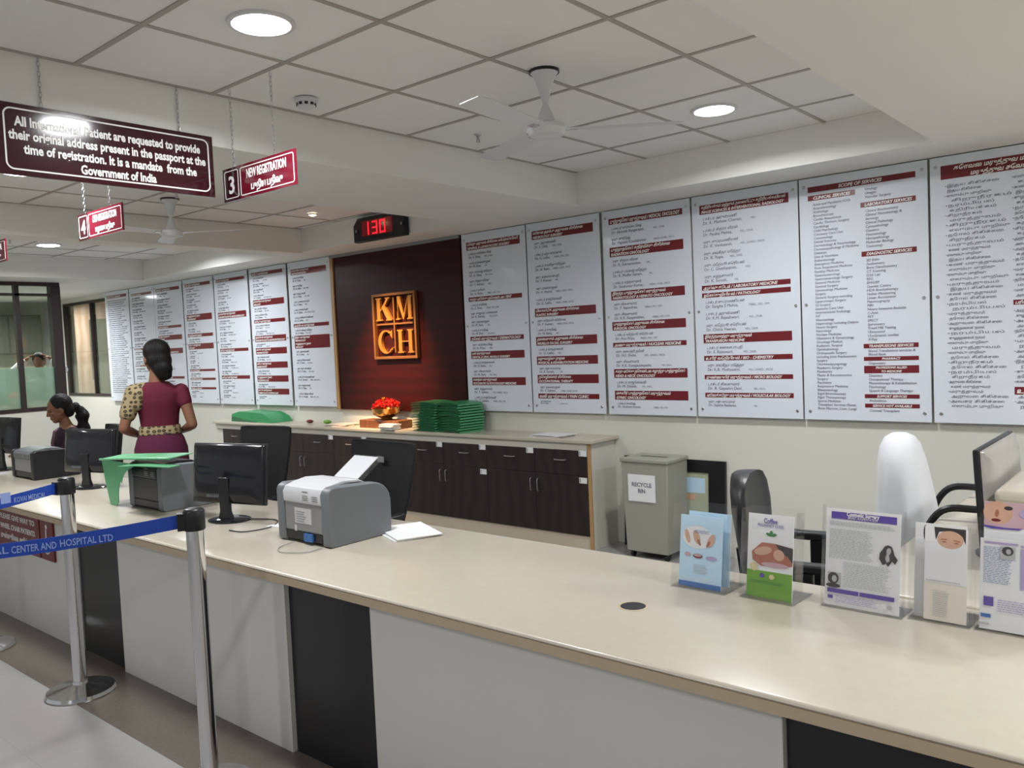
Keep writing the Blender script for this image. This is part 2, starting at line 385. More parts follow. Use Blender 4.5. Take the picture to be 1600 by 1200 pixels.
# return desk to the right with raised shelf
rd = thing('return_desk', 'lower cream desk running from the counter towards the wall behind the leaflets', 'desk', (-.45, 3.6, 0))
MB().box(-.92, .6, 2.705, 4.95, CT - .036, CT).build('desktop', 'counter', rd, bevel=.006)
MB().box(-.50, -.47, 2.75, 4.9, 0, CT - .037).build('side_panel', 'panel_white', rd)
MB().box(.55, .58, 2.75, 4.9, 0, CT - .037).build('side_panel', 'panel_white', rd)
sh = thing('raised_shelf', 'thick cream transaction shelf raised above the right desk by the monitor', 'shelf', (-.2, 3.5, CT))
MB().box(-.55, .5, 3.0, 4.7, 1.012, 1.062).build('shelf_top', 'counter', sh, bevel=.02, seg=4)
MB().box(-.30, -.27, 3.05, 4.65, CT, 1.011).build('upright', 'panel_white', sh); MB().box(.40, .43, 3.05, 4.65, CT, 1.011).build('upright', 'panel_white', sh)

# ------------------------------------------------------------ back cabinet
cab = thing('storage_cabinet', 'long low cabinet with dark brown doors along the back wall', 'cabinet', (-6.2, 5.25, 0))
CX0, CX1, CY, CZ = -8.90, -3.60, 5.10, .84
cab_top = tag(MB().box(CX0 - .03, CX1 + .035, CY - .025, WALL, CZ - .028, CZ).build('cabinet_worktop', 'counter', bevel=.005), 'continuous cream worktop on the dark-doored cabinet', 'worktop')
MB().box(CX0, CX1 - .03, CY + .02, WALL - .003, .10, CZ - .0285).build('carcass', 'cab_white', cab)
MB().box(CX0, CX1 - .03, CY + .004, CY + .019, CZ - .085, CZ - .0285).build('fascia', 'cab_white', cab)
MB().box(CX0, CX1 - .03, CY + .01, WALL - .003, 0, .0995).build('plinth', 'plinth', cab)
MB().box(CX1 - .0295, CX1, CY + .012, WALL - .003, 0, CZ - .0285).build('end_panel', 'cab_white', cab)
MB().box(CX1 - .0295, CX1, CY, CY + .0115, 0, CZ - .0285).build('edge_strip', 'wood_edge', cab)
cw = .512; zt = CZ - .087; ncol = 10
for i in range(ncol):
    x1 = CX1 - .03 - i * cw; x0 = x1 - cw
    if x0 < CX0 - .15: break
    x0 = max(x0, CX0)
    xm = (x0 + x1) / 2
    dr = MB().box(x0 + .0015, x1 - .0015, CY, CY + .019, zt - .19, zt - .001).build('drawer', 'espresso', cab, bevel=.001)
    hz = zt - .075
    h = MB(); h.tube([(xm - .05, CY - .001, hz), (xm - .047, CY - .018, hz), (xm - .03, CY - .024, hz), (xm + .03, CY - .024, hz), (xm + .047, CY - .018, hz), (xm + .05, CY - .001, hz)], .004, 8); h.build('handle', 'grey_mid', dr)
    def lab(par, x, z):
        MB().box(x - .036, x + .036, CY - .0012, CY - .0002, z - .022, z + .022).build('paper_label', 'paper', par)
        MB().box(x - .030, x - .022, CY - .0018, CY - .0012, z - .016, z + .016).build('label_print', 'ink', par)
    if i in (0, 1, 2, 3, 5, 6, 8, 9): lab(dr, x1 - .04 if i == 0 else x1 - .015 - .03, zt - .018)
    dd = MB().box(x0 + .0015, x1 - .0015, CY, CY + .019, .102, zt - .193).build('door', 'espresso', cab, bevel=.001)
    hx = x0 + .035 if i % 2 == 0 else x1 - .035
    h = MB(); z0, z1 = zt - .34, zt - .235
    h.tube([(hx, CY - .001, z0), (hx, CY - .018, z0 + .003), (hx, CY - .024, z0 + .015), (hx, CY - .024, z1 - .015), (hx, CY - .018, z1 - .003), (hx, CY - .001, z1)], .004, 8); h.build('handle', 'steel', dd)
    if i in (0, 2, 4): lab(dd, x1 - .045, zt - .225)

# ------------------------------------------------------------ rosewood feature panel, logo, clock
fp = thing('feature_panel', 'dark rosewood wall panel behind the gold letter emblem', 'wall panel', (-6.04, WALL, .98))
PX0, PX1 = -6.945, -5.14
MB().box(PX0, PX1, 5.405, WALL - .002, .985, LOW - .003).build('veneer', 'rosewood', fp)
MB().box(PX0 - .045, PX0 - .001, 5.39, WALL - .002, .985, LOW - .003).build('trim_strip', 'wood_edge', fp)
MB().box(PX0 - .045, PX1, 5.385, WALL - .002, LOW - .03, LOW - .002).build('top_rail', 'grey_mid', fp)

lx0, lx1, lz0, lz1 = -6.33, -5.715, 1.49, 2.125
lg = thing('wall_emblem', 'gold framed four letter emblem on the rosewood panel', 'emblem', ((lx0 + lx1) / 2, 5.40, lz0))
f = MB(); t = .026
f.box(lx0, lx1, 5.365, 5.404, lz1 - t, lz1); f.box(lx0, lx1, 5.365, 5.404, lz0, lz0 + t)
f.box(lx0, lx0 + t, 5.365, 5.404, lz0 + t, lz1 - t); f.box(lx1 - t, lx1, 5.365, 5.404, lz0 + t, lz1 - t)
f.build('emblem_frame', 'gold_dark', lg, bevel=.003)
f = MB(); xm, zm = (lx0 + lx1) / 2 + .0, (lz0 + lz1) / 2 + .02
f.box(xm - .008, xm + .008, 5.372, 5.403, lz0 + .06, lz1 - .045); f.box(lx0 + .05, xm - .0085, 5.372, 5.403, zm - .008, zm + .008); f.box(xm + .0085, lx1 - .05, 5.372, 5.403, zm - .008, zm + .008)
f.build('emblem_cross', 'gold_dark', lg)
# serif letters from polygons in a 1x1 box
def glyphs():
    s_ = .07
    K = [[(.0, 0), (.36, 0), (.36, s_ * .6), (.29, s_), (.29, .93), (.36, 1 - s_ * .6), (.36, 1), (0, 1), (0, 1 - s_ * .6), (.08, .93), (.08, s_), (0, s_ * .6)],
         [(.29, .40), (.50, .60), (.90, 0), (1.0, 0), (1.04, .04), (.98, .06), (.60, .64), (.82, .92), (.92, .96), (.92, 1), (.62, 1), (.62, .96), (.70, .93), (.29, .46)],
         [(.50, .60), (.42, .52), (.72, .05), (.64, .04), (.64, 0), (.92, 0)]]
    Mm = [[(0, 0), (.24, 0), (.24, .04), (.16, .07), (.16, .86), (.10, .93), (0, .96), (0, 1), (.10, 1), (.10, .07), (0, .04)],
          [(0, 1), (0, .96), (.08, .93), (.44, .02), (.50, .0), (.54, .12), (.30, 1)],
          [(.50, 0), (.54, .12), (.80, .93), (.76, .93), (.46, .10)],
          [(.70, 0), (1.06, 0), (1.06, .04), (.98, .07), (.98, .93), (1.06, .96), (1.06, 1), (.80, 1), (.78, .93), (.78, .07), (.70, .04)]]
    H = [[(0, 0), (.36, 0), (.36, .04), (.29, .07), (.29, .93), (.36, .96), (.36, 1), (0, 1), (0, .96), (.08, .93), (.08, .07), (0, .04)],
         [(.29, .47), (.71, .47), (.71, .52), (.29, .52)],
         [(.64, 0), (1, 0), (1, .04), (.92, .07), (.92, .93), (1, .96), (1, 1), (.64, 1), (.64, .96), (.71, .93), (.71, .07), (.64, .04)]]
    out = [(.5 + .48 * math.cos(R(a)), .5 + .51 * math.sin(R(a))) for a in range(48, 313, 12)]
    inn = [(.56 + .33 * math.cos(R(a)), .5 + .46 * math.sin(R(a))) for a in range(312, 47, -12)]
    n = len(out); C_ = [[out[i], out[i + 1], inn[len(inn) - 2 - i], inn[len(inn) - 1 - i]] for i in range(n - 1)]
    C_ += [[(.74, .86), (.90, 1.0), (.93, 1.0), (.93, .66), (.90, .66)], [(.74, .14), (.80, .12), (.94, .18), (.96, .24), (.92, .26)]]
    return K, Mm, C_, H
K_, M_, C_, H_ = glyphs()
cwid, chei = (lx1 - lx0) / 2 - .085, (lz1 - lz0) / 2 - .095
for polys, ox, oz in ((K_, lx0 + .05, zm + .035), (M_, xm + .03, zm + .035), (C_, lx0 + .055, lz0 + .055), (H_, xm + .035, lz0 + .055)):
    f = MB()
    for k, p in enumerate(polys): f.prism([(u * cwid, v * chei) for u, v in p], (ox, 5.370 + .0004 * k, oz), X, Z, .030)
    f.build('letter', 'gold', lg)

ck = thing('digital_clock', 'black digital wall clock with red digits showing 1:30', 'clock', (-5.72, 4.94, 2.555))
c0, c1, cz0, cz1 = -5.98, -5.28, 2.56, 2.775
oct_ = [(0, .0), (.68, 0), (.68, .15), (.62, cz1 - cz0), (.06, cz1 - cz0), (0, .15)]
MB().prism(oct_, (c0, 4.90, cz0), X, Z, .055).build('case', 'black_gloss', ck, bevel=.006)
MB().box(c0 + .12, c1 - .17, 4.8965, 4.8995, cz0 + .045, cz1 - .035).build('display_window', 'led_off', ck)
f = MB()
def seg7(o, x, z, w_, h, segs):
    t_ = .014
    S = dict(a=(x, x + w_, z + h - t_, z + h), g=(x, x + w_, z + h / 2 - t_ / 2, z + h / 2 + t_ / 2), d=(x, x + w_, z, z + t_),
             f=(x, x + t_, z + h / 2, z + h), b=(x + w_ - t_, x + w_, z + h / 2, z + h), e=(x, x + t_, z, z + h / 2), c=(x + w_ - t_, x + w_, z, z + h / 2))
    for q in segs: a0, a1, b0, b1 = S[q]; f.box(a0 + .001, a1 - .001, 4.893, 4.8962, b0 + .001, b1 - .001)
zz = cz0 + .052
seg7(f, c0 + .155, zz, .065, .115, 'bc'); seg7(f, c0 + .265, zz, .07, .115, 'abgcd'); seg7(f, c0 + .365, zz, .075, .115, 'abcdef')
f.build('digits', 'led', ck)
for x_ in (c0 + .05, c1 - .05): MB().lathe([(0, 0), (.012, .0), (.012, .006), (0, .006)], mtx=Matrix.Translation((x_, 4.894, cz0 + .10)) @ Matrix.Rotation(R(90), 4, 'X')).build('button', 'grey_mid', ck)

# ------------------------------------------------------------ directory boards
S_ = BFACE / 5.72
BZ0, BZ1 = 1.009, LOW - .006
T = ['டாக்டர் ', 'மரு. ']
TN = ['மேத்யூ செரியன்', 'பங்கஜ் மேத்தா', 'வெங்கடேஷ்', 'ரூபா', 'கீதாசரண்', 'சுரேஷ்', 'சங்கீதா மேத்தா', 'ராஜேஸ்வரி', 'சித்ரா வீரன்', 'முத்துசாமி', 'காயத்ரி தேவி', 'சுஜாதா பாஸ்கரன்', 'ரங்கராஜன்', 'கந்தகுமார்', 'சுப்ரமணியன்', 'மது சாய்ராம்', 'சிவகுமார்', 'கனகசபாபதி', 'அருள்மணி']
DEG = ['MD., DNB.', 'MS., MCh.', 'MBBS., MD., DM.', 'MD., DMRD., FRCR.', 'MS.', 'MBBS., DNB., FRCS.', 'MD.']
EN = ['K. Suresh', 'R. Mani', 'P. Kumar', 'S. Devi', 'M. Ravi', 'V. Anand', 'T. Selvam', 'A. Priya', 'N. Babu', 'G. Latha']
PROTO = {}
def make_board(label, xa, xb, sections, mode='names', seed=0):
    rnd = random.Random(seed)
    x0, x1 = xa * S_, xb * S_; W_ = x1 - x0; Hh = BZ1 - BZ0
    b = thing('directory_board', label, 'notice board', ((x0 + x1) / 2, BFACE + .01, BZ0), 0, 'directory boards on the back wall')
    MB().box(x0, x1, BFACE, BFACE + .010, BZ0, BZ1).build('panel', 'board', b, bevel=.0015)
    for u, v in ((.04, .035), (.96, .035), (.04, .52), (.96, .52), (.05, .965), (.95, .965)):
        if 'stud' not in PROTO:
            PROTO['stud'] = True
        MB().lathe([(0, .036), (.008, .036), (.010, .034), (.010, 0), (0, 0)], mtx=Matrix.Translation((x0 + u * W_, BFACE + .031, BZ1 - v * Hh)) @ Matrix.Rotation(R(90), 4, 'X'), seg=12).build('stud', 'steel', b)
    O_ = lambda u, v, dy=.0014: (x0 + u * W_, BFACE - dy, BZ1 - v * Hh)
    yb = BFACE
    def bar(u0, u1, v0, v1, lines, align='LEFT', fitw=None):
        MB().box(x0 + u0 * W_, x0 + u1 * W_, yb - .0010, yb - .0002, BZ1 - v1 * Hh, BZ1 - v0 * Hh).build('heading_band', 'maroon', b)
        n = len(lines); lh = (v1 - v0) / n
        for k, s in enumerate(lines):
            cap_ = lh * Hh * .60
            uu = u0 + .015 if align == 'LEFT' else (u0 + u1) / 2
            text('heading_lettering', b, 'white_ink', s, O_(uu, v0 + (k + .80) * lh), X, Z, cap_ * 1.35, align, shear=.25, bold=cap_ * .035, maxw=(u1 - u0) * W_ * .95)
    return b, bar, O_, W_, Hh, rnd, x0

def names_board(label, xa, xb, sections, seed, tail=.96):
    b, bar, O_, W_, Hh, rnd, x0 = make_board(label, xa, xb, None, seed=seed)
    for i, (v0, v1, lines, entries) in enumerate(sections):
        bar(.08, .92, v0, v1, lines)
        vend = sections[i + 1][0] if i + 1 < len(sections) else tail
        if isinstance(entries, int): entries = [rnd.choice(EN) for _ in range(entries)]
        n = len(entries)
        if not n: continue
        step = (vend - v1 - .008) / n
        for k, nm in enumerate(entries):
            v = v1 + .008 + k * step; lh = min(.021, step * .42)
            sz = lh * Hh * .92
            text('name_lettering', b, 'ink', rnd.choice(T) + rnd.choice(TN), O_(.11, v + lh * .9), X, Z, sz * .86, shear=.1, maxw=W_ * .6)
            text('name_lettering', b, 'ink', 'Dr. ' + nm + ',', O_(.11, v + lh * 1.85), X, Z, sz * 1.0, shear=.1, maxw=W_ * .5)
            text('degree_lettering', b, 'faint_ink', rnd.choice(DEG), O_(.13 + len(nm) * .021 + .09, v + lh * 1.85), X, Z, sz * .70, maxw=W_ * .45)
    return b

names_board('white board headed radiology with six maroon bands, left of the scope of services board', -3.02, -2.21, [
    (.043, .084, ['கதிரியக்கம் மற்றும் தலையீட்டு கதிரியக்கவியல்', 'IMAGE SCIENCES & INTERVENTIONAL RADIOLOGY'], ['K. Mathew Cherian', 'Pankaj Mehta', 'K. Venkatesh', 'K. Rupa', 'C. Geethasaran', 'K. Suresh']),
    (.404, .426, ['ஆய்வு கூடம் / LABORATORY MEDICINE'], []), (.438, .459, ['நோய்குறியியல் / PATHOLOGY'], ['Sangita S Mehta', 'K.M. Rajeshwari', 'Chitra Veeran']),
    (.624, .665, ['இரத்தமாற்று மருத்துவம்', 'TRANSFUSION MEDICINE'], ['S. Rajeswari']), (.722, .744, ['உயிர் வேதியியல் / BIO - CHEMISTRY'], ['K.R. Muthusami']),
    (.809, .829, ['நுண்ணுயிர் மருத்துவம் / MICRO BIOLOGY'], ['R. Gayathri Devi']), (.89, .911, ['மூலக்கூறு மருத்துவம் / MOLECULAR BIOLOGY'], ['Sujatha Baskaran'])], 1)
names_board('white board headed medical oncology with seven maroon bands', -3.83, -3.035, [
    (.04, .068, ['புற்றுநோய் மருத்துவம் / MEDICAL ONCOLOGY'], ['Bharath Rangarajan', 'Vignesh Kandakumar']), (.18, .226, ['புற்றுநோய் கதிர்வீச்சு சிகிச்சை', 'RADIATION ONCOLOGY'], ['K. Subramaniam', 'R. Madhu Sairam', 'Sivakumar Kumar']),
    (.394, .4375, ['இரத்த புற்றுநோய் மருத்துவம்', 'HAEMATOLOGY & HEMATO ONCOLOGY'], ['T. Rajendran', 'K.K. Ranganathan']), (.544, .586, ['புற்றுநோய் அறுவை சிகிச்சை', 'SURGICAL ONCOLOGY'], ['Anu Priya']),
    (.646, .669, ['அணு மருத்துவம் / NUCLEAR MEDICINE'], ['N.S. Shelvi', 'K.K. Kanagasabapathi']), (.776, .82, ['காது மூக்கு தொண்டை கழுத்து புற்றுநோய்', 'HEAD & NECK ONCOLOGY'], ['M. Dinesh']), (.883, .927, ['மகளிர் புற்றுநோய் மருத்துவம்', 'GYNEC ONCOLOGY'], ['Arulmani Suresh'])], 2, tail=.975)
names_board('white board headed neuro surgery, second to the right of the rosewood panel', -4.63, -3.86, [
    (.042, .087, ['மூளை நரம்பு அறுவை சிகிச்சை', 'NEUROLOGY SURGERY'], 6), (.45, .494, ['பிளாஸ்டிக் அறுவை சிகிச்சை', 'PLASTIC SURGERY'], 2), (.599, .645, ['தலைமுகம் அறுவை சிகிச்சை', 'MAXILLO FACIAL SURGERY'], 1),
    (.703, .747, ['மறுவாழ்வு துறை', 'PHYSICAL & REHABILITATION MEDICINE'], 1), (.80, .845, ['தொழில்சார் சிகிச்சை', 'OCCUPATIONAL THERAPY'], 1), (.90, .926, ['வலி மருத்துவம் / PAIN CLINIC'], 1)], 3)
names_board('white board immediately right of the rosewood panel, with five maroon bands', -5.418, -4.645, [
    (.049, .094, ['பொது அறுவை சிகிச்சை லேப்ராஸ்கோபி', 'GENERAL & LAPAROSCOPIC SURGERY'], 5), (.358, .382, ['காது மூக்கு தொண்டை / ENT'], 4), (.58, .605, ['தோல் மருத்துவம் / DERMATOLOGY'], 1),
    (.664, .706, ['பல் மருத்துவம்', 'DENTAL & ORAL MAXILLO SURGERY'], 2), (.812, .855, ['மனநல மருத்துவம்', 'PSYCHIATRY & PSYCHOLOGY MEDICINE'], 2)], 4)
GH = ['NEPHROLOGY', 'UROLOGY', 'CARDIOLOGY', 'PAEDIATRICS', 'ANAESTHESIOLOGY', 'GASTROENTEROLOGY', 'PULMONOLOGY', 'DIABETOLOGY', 'RHEUMATOLOGY', 'NEUROLOGY']
TG = ['சிறுநீரக மருத்துவம்', 'இதய மருத்துவம்', 'குழந்தைகள் நலம்', 'மயக்க மருத்துவம்', 'நுரையீரல் மருத்துவம்', 'மூட்டு மருத்துவம்', 'நரம்பியல் மருத்துவம்']
def gh(n, r_):
    o = []
    for i in range(n): o.append(r_.choice(TG) if i % 2 == 0 else r_.choice(GH) + (' & ' + r_.choice(GH) if r_.random() < .4 else ''))
    return o
def left_board(label, xa, xb, bands, seed):
    r_ = random.Random(seed * 3 + 1); sec = []
    for i, (a, b_, n, e_) in enumerate(bands): sec.append((a, b_, gh(n, r_), e_))
    return names_board(label, xa, xb, sec, seed)
left_board('white board immediately left of the rosewood panel, with a tall maroon block midway', -8.20, -7.42, [(.05, .09, 2, 6), (.428, .452, 1, 1), (.51, .60, 4, 6)], 11)
left_board('white board with seven maroon bands, second left of the rosewood panel', -9.005, -8.24, [(.03, .055, 1, 4), (.23, .275, 2, 2), (.375, .40, 1, 2), (.492, .538, 2, 1), (.582, .628, 2, 1), (.685, .73, 2, 1), (.785, .83, 2, 1), (.88, .922, 2, 1)], 12)
left_board('white board with few maroon bands, third to the left of the rosewood panel', -9.815, -9.045, [(.04, .062, 1, 5), (.294, .342, 2, 5), (.573, .597, 1, 4), (.78, .806, 1, 4)], 13)
left_board('white board just right of the standing person, red band a third down', -10.6, -9.845, [(.037, .062, 1, 5), (.285, .335, 2, 2), (.44, .466, 1, 1), (.52, .565, 2, 4), (.725, .743, 1, 1), (.795, .813, 1, 1), (.87, .888, 1, 2)], 14)
left_board('white board partly hidden behind the head of the standing person', -11.41, -10.635, [(.04, .066, 1, 6), (.355, .376, 1, 1), (.435, .475, 2, 1), (.545, .59, 2, 4), (.78, .80, 1, 3)], 15)
left_board('white board with sparse narrow bands at the left shoulder of the standing person', -12.15, -11.42, [(.05, .07, 1, 9), (.53, .545, 1, 3), (.68, .69, 1, 4)], 16)
# far left board: one heading and dense lines
def list_board(label, xa, xb, seed):
    b, bar, O_, W_, Hh, rnd, x0 = make_board(label, xa, xb, None, seed=seed)
    bar(.08, .92, .035, .06, ['நோயாளிகள் உரிமைகள்'])
    for k in range(46): text('list_lettering', b, 'faint_ink', rnd.choice(TN) + ' ' + rnd.choice(GH).lower() + ' ' + rnd.choice(TN), O_(.10, .09 + k * .0185), X, Z, .020, fit=W_ * rnd.uniform(.55, .8))
list_board('white board of dense small lines, farthest left beside the window', -12.95, -12.18, 17)

# scope of services board
b, bar, O_, W_, Hh, rnd, x0 = make_board('white board headed scope of services with two columns of text', -2.20, -1.385, None)
bar(.075, .915, .036, .059, ['SCOPE OF SERVICES'], 'CENTER')
bar(.075, .46, .072, .093, ['CLINICAL SERVICES'], 'CENTER')
left = ['Adult and Paediatric ICUs', 'Anaesthesiology', 'Andrology', 'Bronchoscopy', 'Cardio Anaesthesia', 'Cardio Thoracic Surgery', 'Cardiology', 'Child Psychology', 'Coronary Care Unit', 'Cosmetology', 'Dental Sciences', 'Dermatology & Venereology', 'Dermatopathology & Medicine', 'Diabetes', 'Diet & Nutrition', 'Endocrinology', 'Emergency Medicine', 'Foot Amputated Medicine', 'Fertility Medicine', 'Gastroenterology',
        'Gastroenterology Surgery', 'General Medicine', 'General Surgery', 'Gynaecology Medicine', 'Surgery', 'General Surgery including', 'Laparoscopic Surgery', 'GI Surgery', 'Intensive Care Unit', 'Interventional Radiology', 'IVF', 'Neonatology', 'Nephrology including Dialysis', 'Neuro Surgery', 'Neurology', 'Nuclear Medicine', 'Obstetrics & Gynaecology', 'Oncology Medical,', 'Radiation, Surgical', 'Ophthalmology', 'Orthopaedic Surgery', 'including Joint Replacement', 'Surgery', 'Otorhinolaryngology', 'Paediatric Surgery',
        'Paediatrics', 'Plastic & Reconstructive', 'Surgery', 'Psychiatry', 'Respiratory Medicine', 'Rheumatology', 'Rigid Bronchoscopy', 'Rigid Thoracoscopy', 'Sports Medicine', 'Transplant Services (Renal,', 'Bone Marrow, Liver, Lung)']
for k, s in enumerate(left): text('list_lettering', b, 'ink', s, O_(.115, .115 + k * .0153), X, Z, .0225, shear=.08, maxw=W_ * .37)
def items(lst, v0, st):
    for k, s in enumerate(lst): text('list_lettering', b, 'ink', s, O_(.535, v0 + k * st), X, Z, .0225, shear=.08, maxw=W_ * .40)
R0, R1 = .50, .915
items(['Urology', 'Urogyn', 'Vascular Surgery'], .082, .0155)
bar(R0, R1, .128, .148, ['LABORATORY SERVICES'], 'CENTER')
items(['Clinical Biochemistry', 'Clinical Microbiology &', 'Serology', 'Clinical Pathology', 'Cytopathology', 'Genetics', 'Haematology', 'Histopathology', 'Molecular Biology', 'Toxicology'], .168, .0155)
bar(R0, R1, .322, .342, ['DIAGNOSTIC SERVICES'], 'CENTER')
items(['2D Echo', 'Audiometry', 'Bone Densitometry', 'CT Scanning', 'DSA Lab', 'EEG', 'EMG/EP', 'Genetic Centre', 'HDR Brachytherapy', 'Holter Monitoring', 'Linear Accelerator', 'Mammography', 'MRI', 'Neuro Intensive Bedside', 'C-Arm', 'PET', 'SPECT', 'Spirometry', 'Tread Mill Testing', 'Ultrasound', 'Urodynamic studies', 'X-Ray'], .362, .0150)
bar(R0, R1, .690, .708, ['TRANSFUSIONS SERVICES'], 'CENTER'); items(['Blood Transfusions services &', 'Blood Bank'], .723, .014)
bar(R0, R1, .742, .758, ['PHARMACY'], 'CENTER'); items(['Dispensary'], .772, .014)
bar(R0, R1, .778, .808, ['PROFESSIONS ALLIED', 'TO MEDICINE'], 'CENTER')
items(['Dietetics', 'Occupational Therapy', 'Physiotherapy & Rehabilitation', 'Psychology', 'Speech & Language Therapy'], .822, .0150)
bar(R0, R1, .892, .908, ['SUPPORT SERVICES'], 'CENTER'); items(['Ambulance'], .922, .014)
bar(R0, R1, .930, .946, ['SERVICE NOT AVAILABLE'], 'CENTER'); items(['Corneal Transplant'], .962, .014)
# tamil board far right
b, bar, O_, W_, Hh, rnd, x0 = make_board('white board in Tamil script, partly cut by the right edge of the photo', -1.371, -.55, None)
bar(.075, .93, .034, .085, ['கோவை மருத்துவ மையத்தின்', 'மருத்துவ சேவைகள்'], 'CENTER')
TW = ['அவசர சிகிச்சை', 'மருத்துவம்', 'அறுவை சிகிச்சை', 'கதிரியக்கம்', 'சிறுநீரகம்', 'நரம்பியல்', 'இதய சிகிச்சை', 'குழந்தைகள் நலம்', 'எலும்பு முறிவு', 'தோல் சிகிச்சை', 'கண் மருத்துவம்']
for k in range(46):
    text('list_lettering', b, 'ink', ('•' if k % 2 == 0 else '  ') + rnd.choice(TW), O_(.10, .115 + k * .0183), X, Z, .0205, fit=W_ * rnd.uniform(.22, .40))
for k in range(46):
    if k in (24, 25, 41, 42): continue
    text('list_lettering', b, 'ink', ('•' if k % 2 == 0 else '  ') + rnd.choice(TW), O_(.54, .115 + k * .0183), X, Z, .0205, fit=W_ * rnd.uniform(.22, .38))
bar(.54, .93, .548, .566, ['பரிசோதனை சேவைகள்'], 'CENTER'); bar(.54, .93, .862, .890, ['உதவி சேவைகள்'], 'CENTER')

# ------------------------------------------------------------ hanging signs
def chain(b_, p0, p1):
    p0, p1 = Vector(p0), Vector(p1); L = (p1 - p0).length; n = max(3, int(L / .020)); d = (p1 - p0) / n
    for i in range(n):
        c = p0 + d * (i + .5); q = []
        side = X if i % 2 else Y
        for a in range(0, 360, 45): q.append(c + Z * (math.sin(R(a)) * .0135) + side * (math.cos(R(a)) * .0055))
        b_.tube(q + [q[0]], .0014, 5, cap=False)
def frame_ring(b_, u0, u1, v0, v1, rad, t_, O, U, V, d=.001):
    def rr(o):
        out = []
        for cx, cy, a0 in ((u1 - rad, v1 - rad, 0), (u0 + rad, v1 - rad, 90), (u0 + rad, v0 + rad, 180), (u1 - rad, v0 + rad, 270)):
            for a in range(0, 91, 15): out.append((cx + (rad - o) * math.cos(R(a0 + a)), cy + (rad - o) * math.sin(R(a0 + a))))
        return out
    A, B = rr(0), rr(t_); n = len(A)
    for i in range(n): b_.prism([A[i], A[(i + 1) % n], B[(i + 1) % n], B[i]], O, U, V, d)

sg = thing('hanging_notice_sign', 'large maroon hanging notice for international patients with white border', 'sign', (-3.53, 1.66, 2.32))
SY0, SY1, SZ0, SZ1 = 1.195, 2.085, 2.325, 2.60
MB().box(-3.526, -3.514, SY0, SY1, SZ0, SZ1).build('sign_board', 'sign_maroon', sg, bevel=.002)
f = MB(); frame_ring(f, .022, SY1 - SY0 - .022, .020, SZ1 - SZ0 - .018, .03, .006, (-3.5125, SY0, SZ0), Y, Z, .001); f.build('border_line', 'white_ink', sg)
lines = [('All International Patient are requested to provide', .062, .765), ('their original address present in the passport at the', .038, .812), ('time of registration. It is a mandate  from the', .089, .715), ('Government of India', .297, .315)]
for k, (s, y0, wd) in enumerate(lines):
    text('sign_lettering', sg, 'white_ink', s, (-3.5127, SY0 + y0, SZ1 - .085 - k * .052), Y, Z, .051, fit=wd, bold=.0016)
f = MB(); chain(f, (-3.520, 1.36, SZ1), (-3.520, 1.36, CEIL)); f.build('chain', 'steel', sg); f = MB(); chain(f, (-3.520, 1.93, SZ1), (-3.520, 1.93, CEIL)); f.build('chain', 'steel', sg)

def small_sign(label, x0, num, words, zc):
    w_ = .56; s = thing('hanging_counter_sign', label, 'sign', (x0 + w_ / 2, 2.12, 2.30), 0, 'hanging counter number signs')
    y = 2.12; z0, z1 = 2.30, 2.45; sp = x0 + .135
    MB().box(x0, sp, y, y + .008, z0, z1).build('number_plate', 'sign_maroon', s); MB().box(sp + .0002, x0 + w_, y, y + .008, z0, z1).build('name_plate', 'sign_red', s)
    f = MB(); frame_ring(f, .012, .126, .012, .138, .012, .004, (x0, y - .001, z0), X, Z, .001); frame_ring(f, .142, w_ - .010, .012, .138, .012, .004, (x0, y - .001, z0), X, Z, .001); f.build('border_line', 'white_ink', s)
    text('number_lettering', s, 'white_ink', num, (x0 + .07, y - .001, z0 + .035), X, Z, .11, 'CENTER', bold=.002)
    for k, wd in enumerate(words): text('sign_lettering', s, 'white_ink', wd, (x0 + .345, y - .001, z0 + .085 - k * .055), X, Z, .055 if k == 0 else .042, 'CENTER', bold=.0012, fit=.30 if k == 0 else .24)
    for cx in (x0 + .09, x0 + w_ - .15):
        f = MB(); chain(f, (cx, y + .004, z1), (cx, y + .004, zc(cx))); f.build('chain', 'steel', s)
    return s
low = LOW - .012
small_sign('maroon hanging counter sign numbered 3 reading new registration', -3.50, '3', ['NEW REGISTRATION', 'புதிய பதிவு'], lambda x: CEIL if x > -3.53 else low)
small_sign('hanging counter sign numbered 4, seen below the large notice sign', -5.08, '4', ['OLD REGISTRATION', 'பழைய பதிவு'], lambda x: CEIL if x < -4.56 else low)
small_sign('red bordered hanging counter sign cut by the left edge of the photo', -6.80, '5', ['INTERNATIONAL', 'பதிவு'], lambda x: CEIL)
cs = thing('counter_front_sign', 'maroon sign plate with wheelchair mark on the front of the counter', 'sign', (-5.5, 1.85, .46))
MB().box(-5.95, -5.26, 1.853, 1.864, .46, .71).build('sign_board', 'maroon', cs, bevel=.001)
MB().box(-5.24, -5.06, 1.853, 1.864, .46, .71).build('symbol_plate', 'maroon', cs, bevel=.001)
for k, s in enumerate(['PLEASE GIVE WAY TO', 'WHEEL CHAIR PATIENTS', 'முன்னுரிமை அளிக்கவும்']): text('sign_lettering', cs, 'white_ink', s, (-5.60, 1.852, .64 - k * .062), X, Z, .045, 'CENTER', fit=.56, bold=.001)
f = MB(); f.sphere((-5.15, 1.8525, .655), (.014, .0012, .014), 12)
f.tube([(-5.15, 1.8525, .64), (-5.155, 1.8525, .58), (-5.12, 1.8525, .575), (-5.10, 1.8525, .52)], .005, 6)
f.tube([(-5.15 - .04 * math.sin(R(a)), 1.8525, .545 + .045 * math.cos(R(a))) for a in range(20, 250, 15)], .004, 6); f.build('wheelchair_mark', 'white_ink', cs)

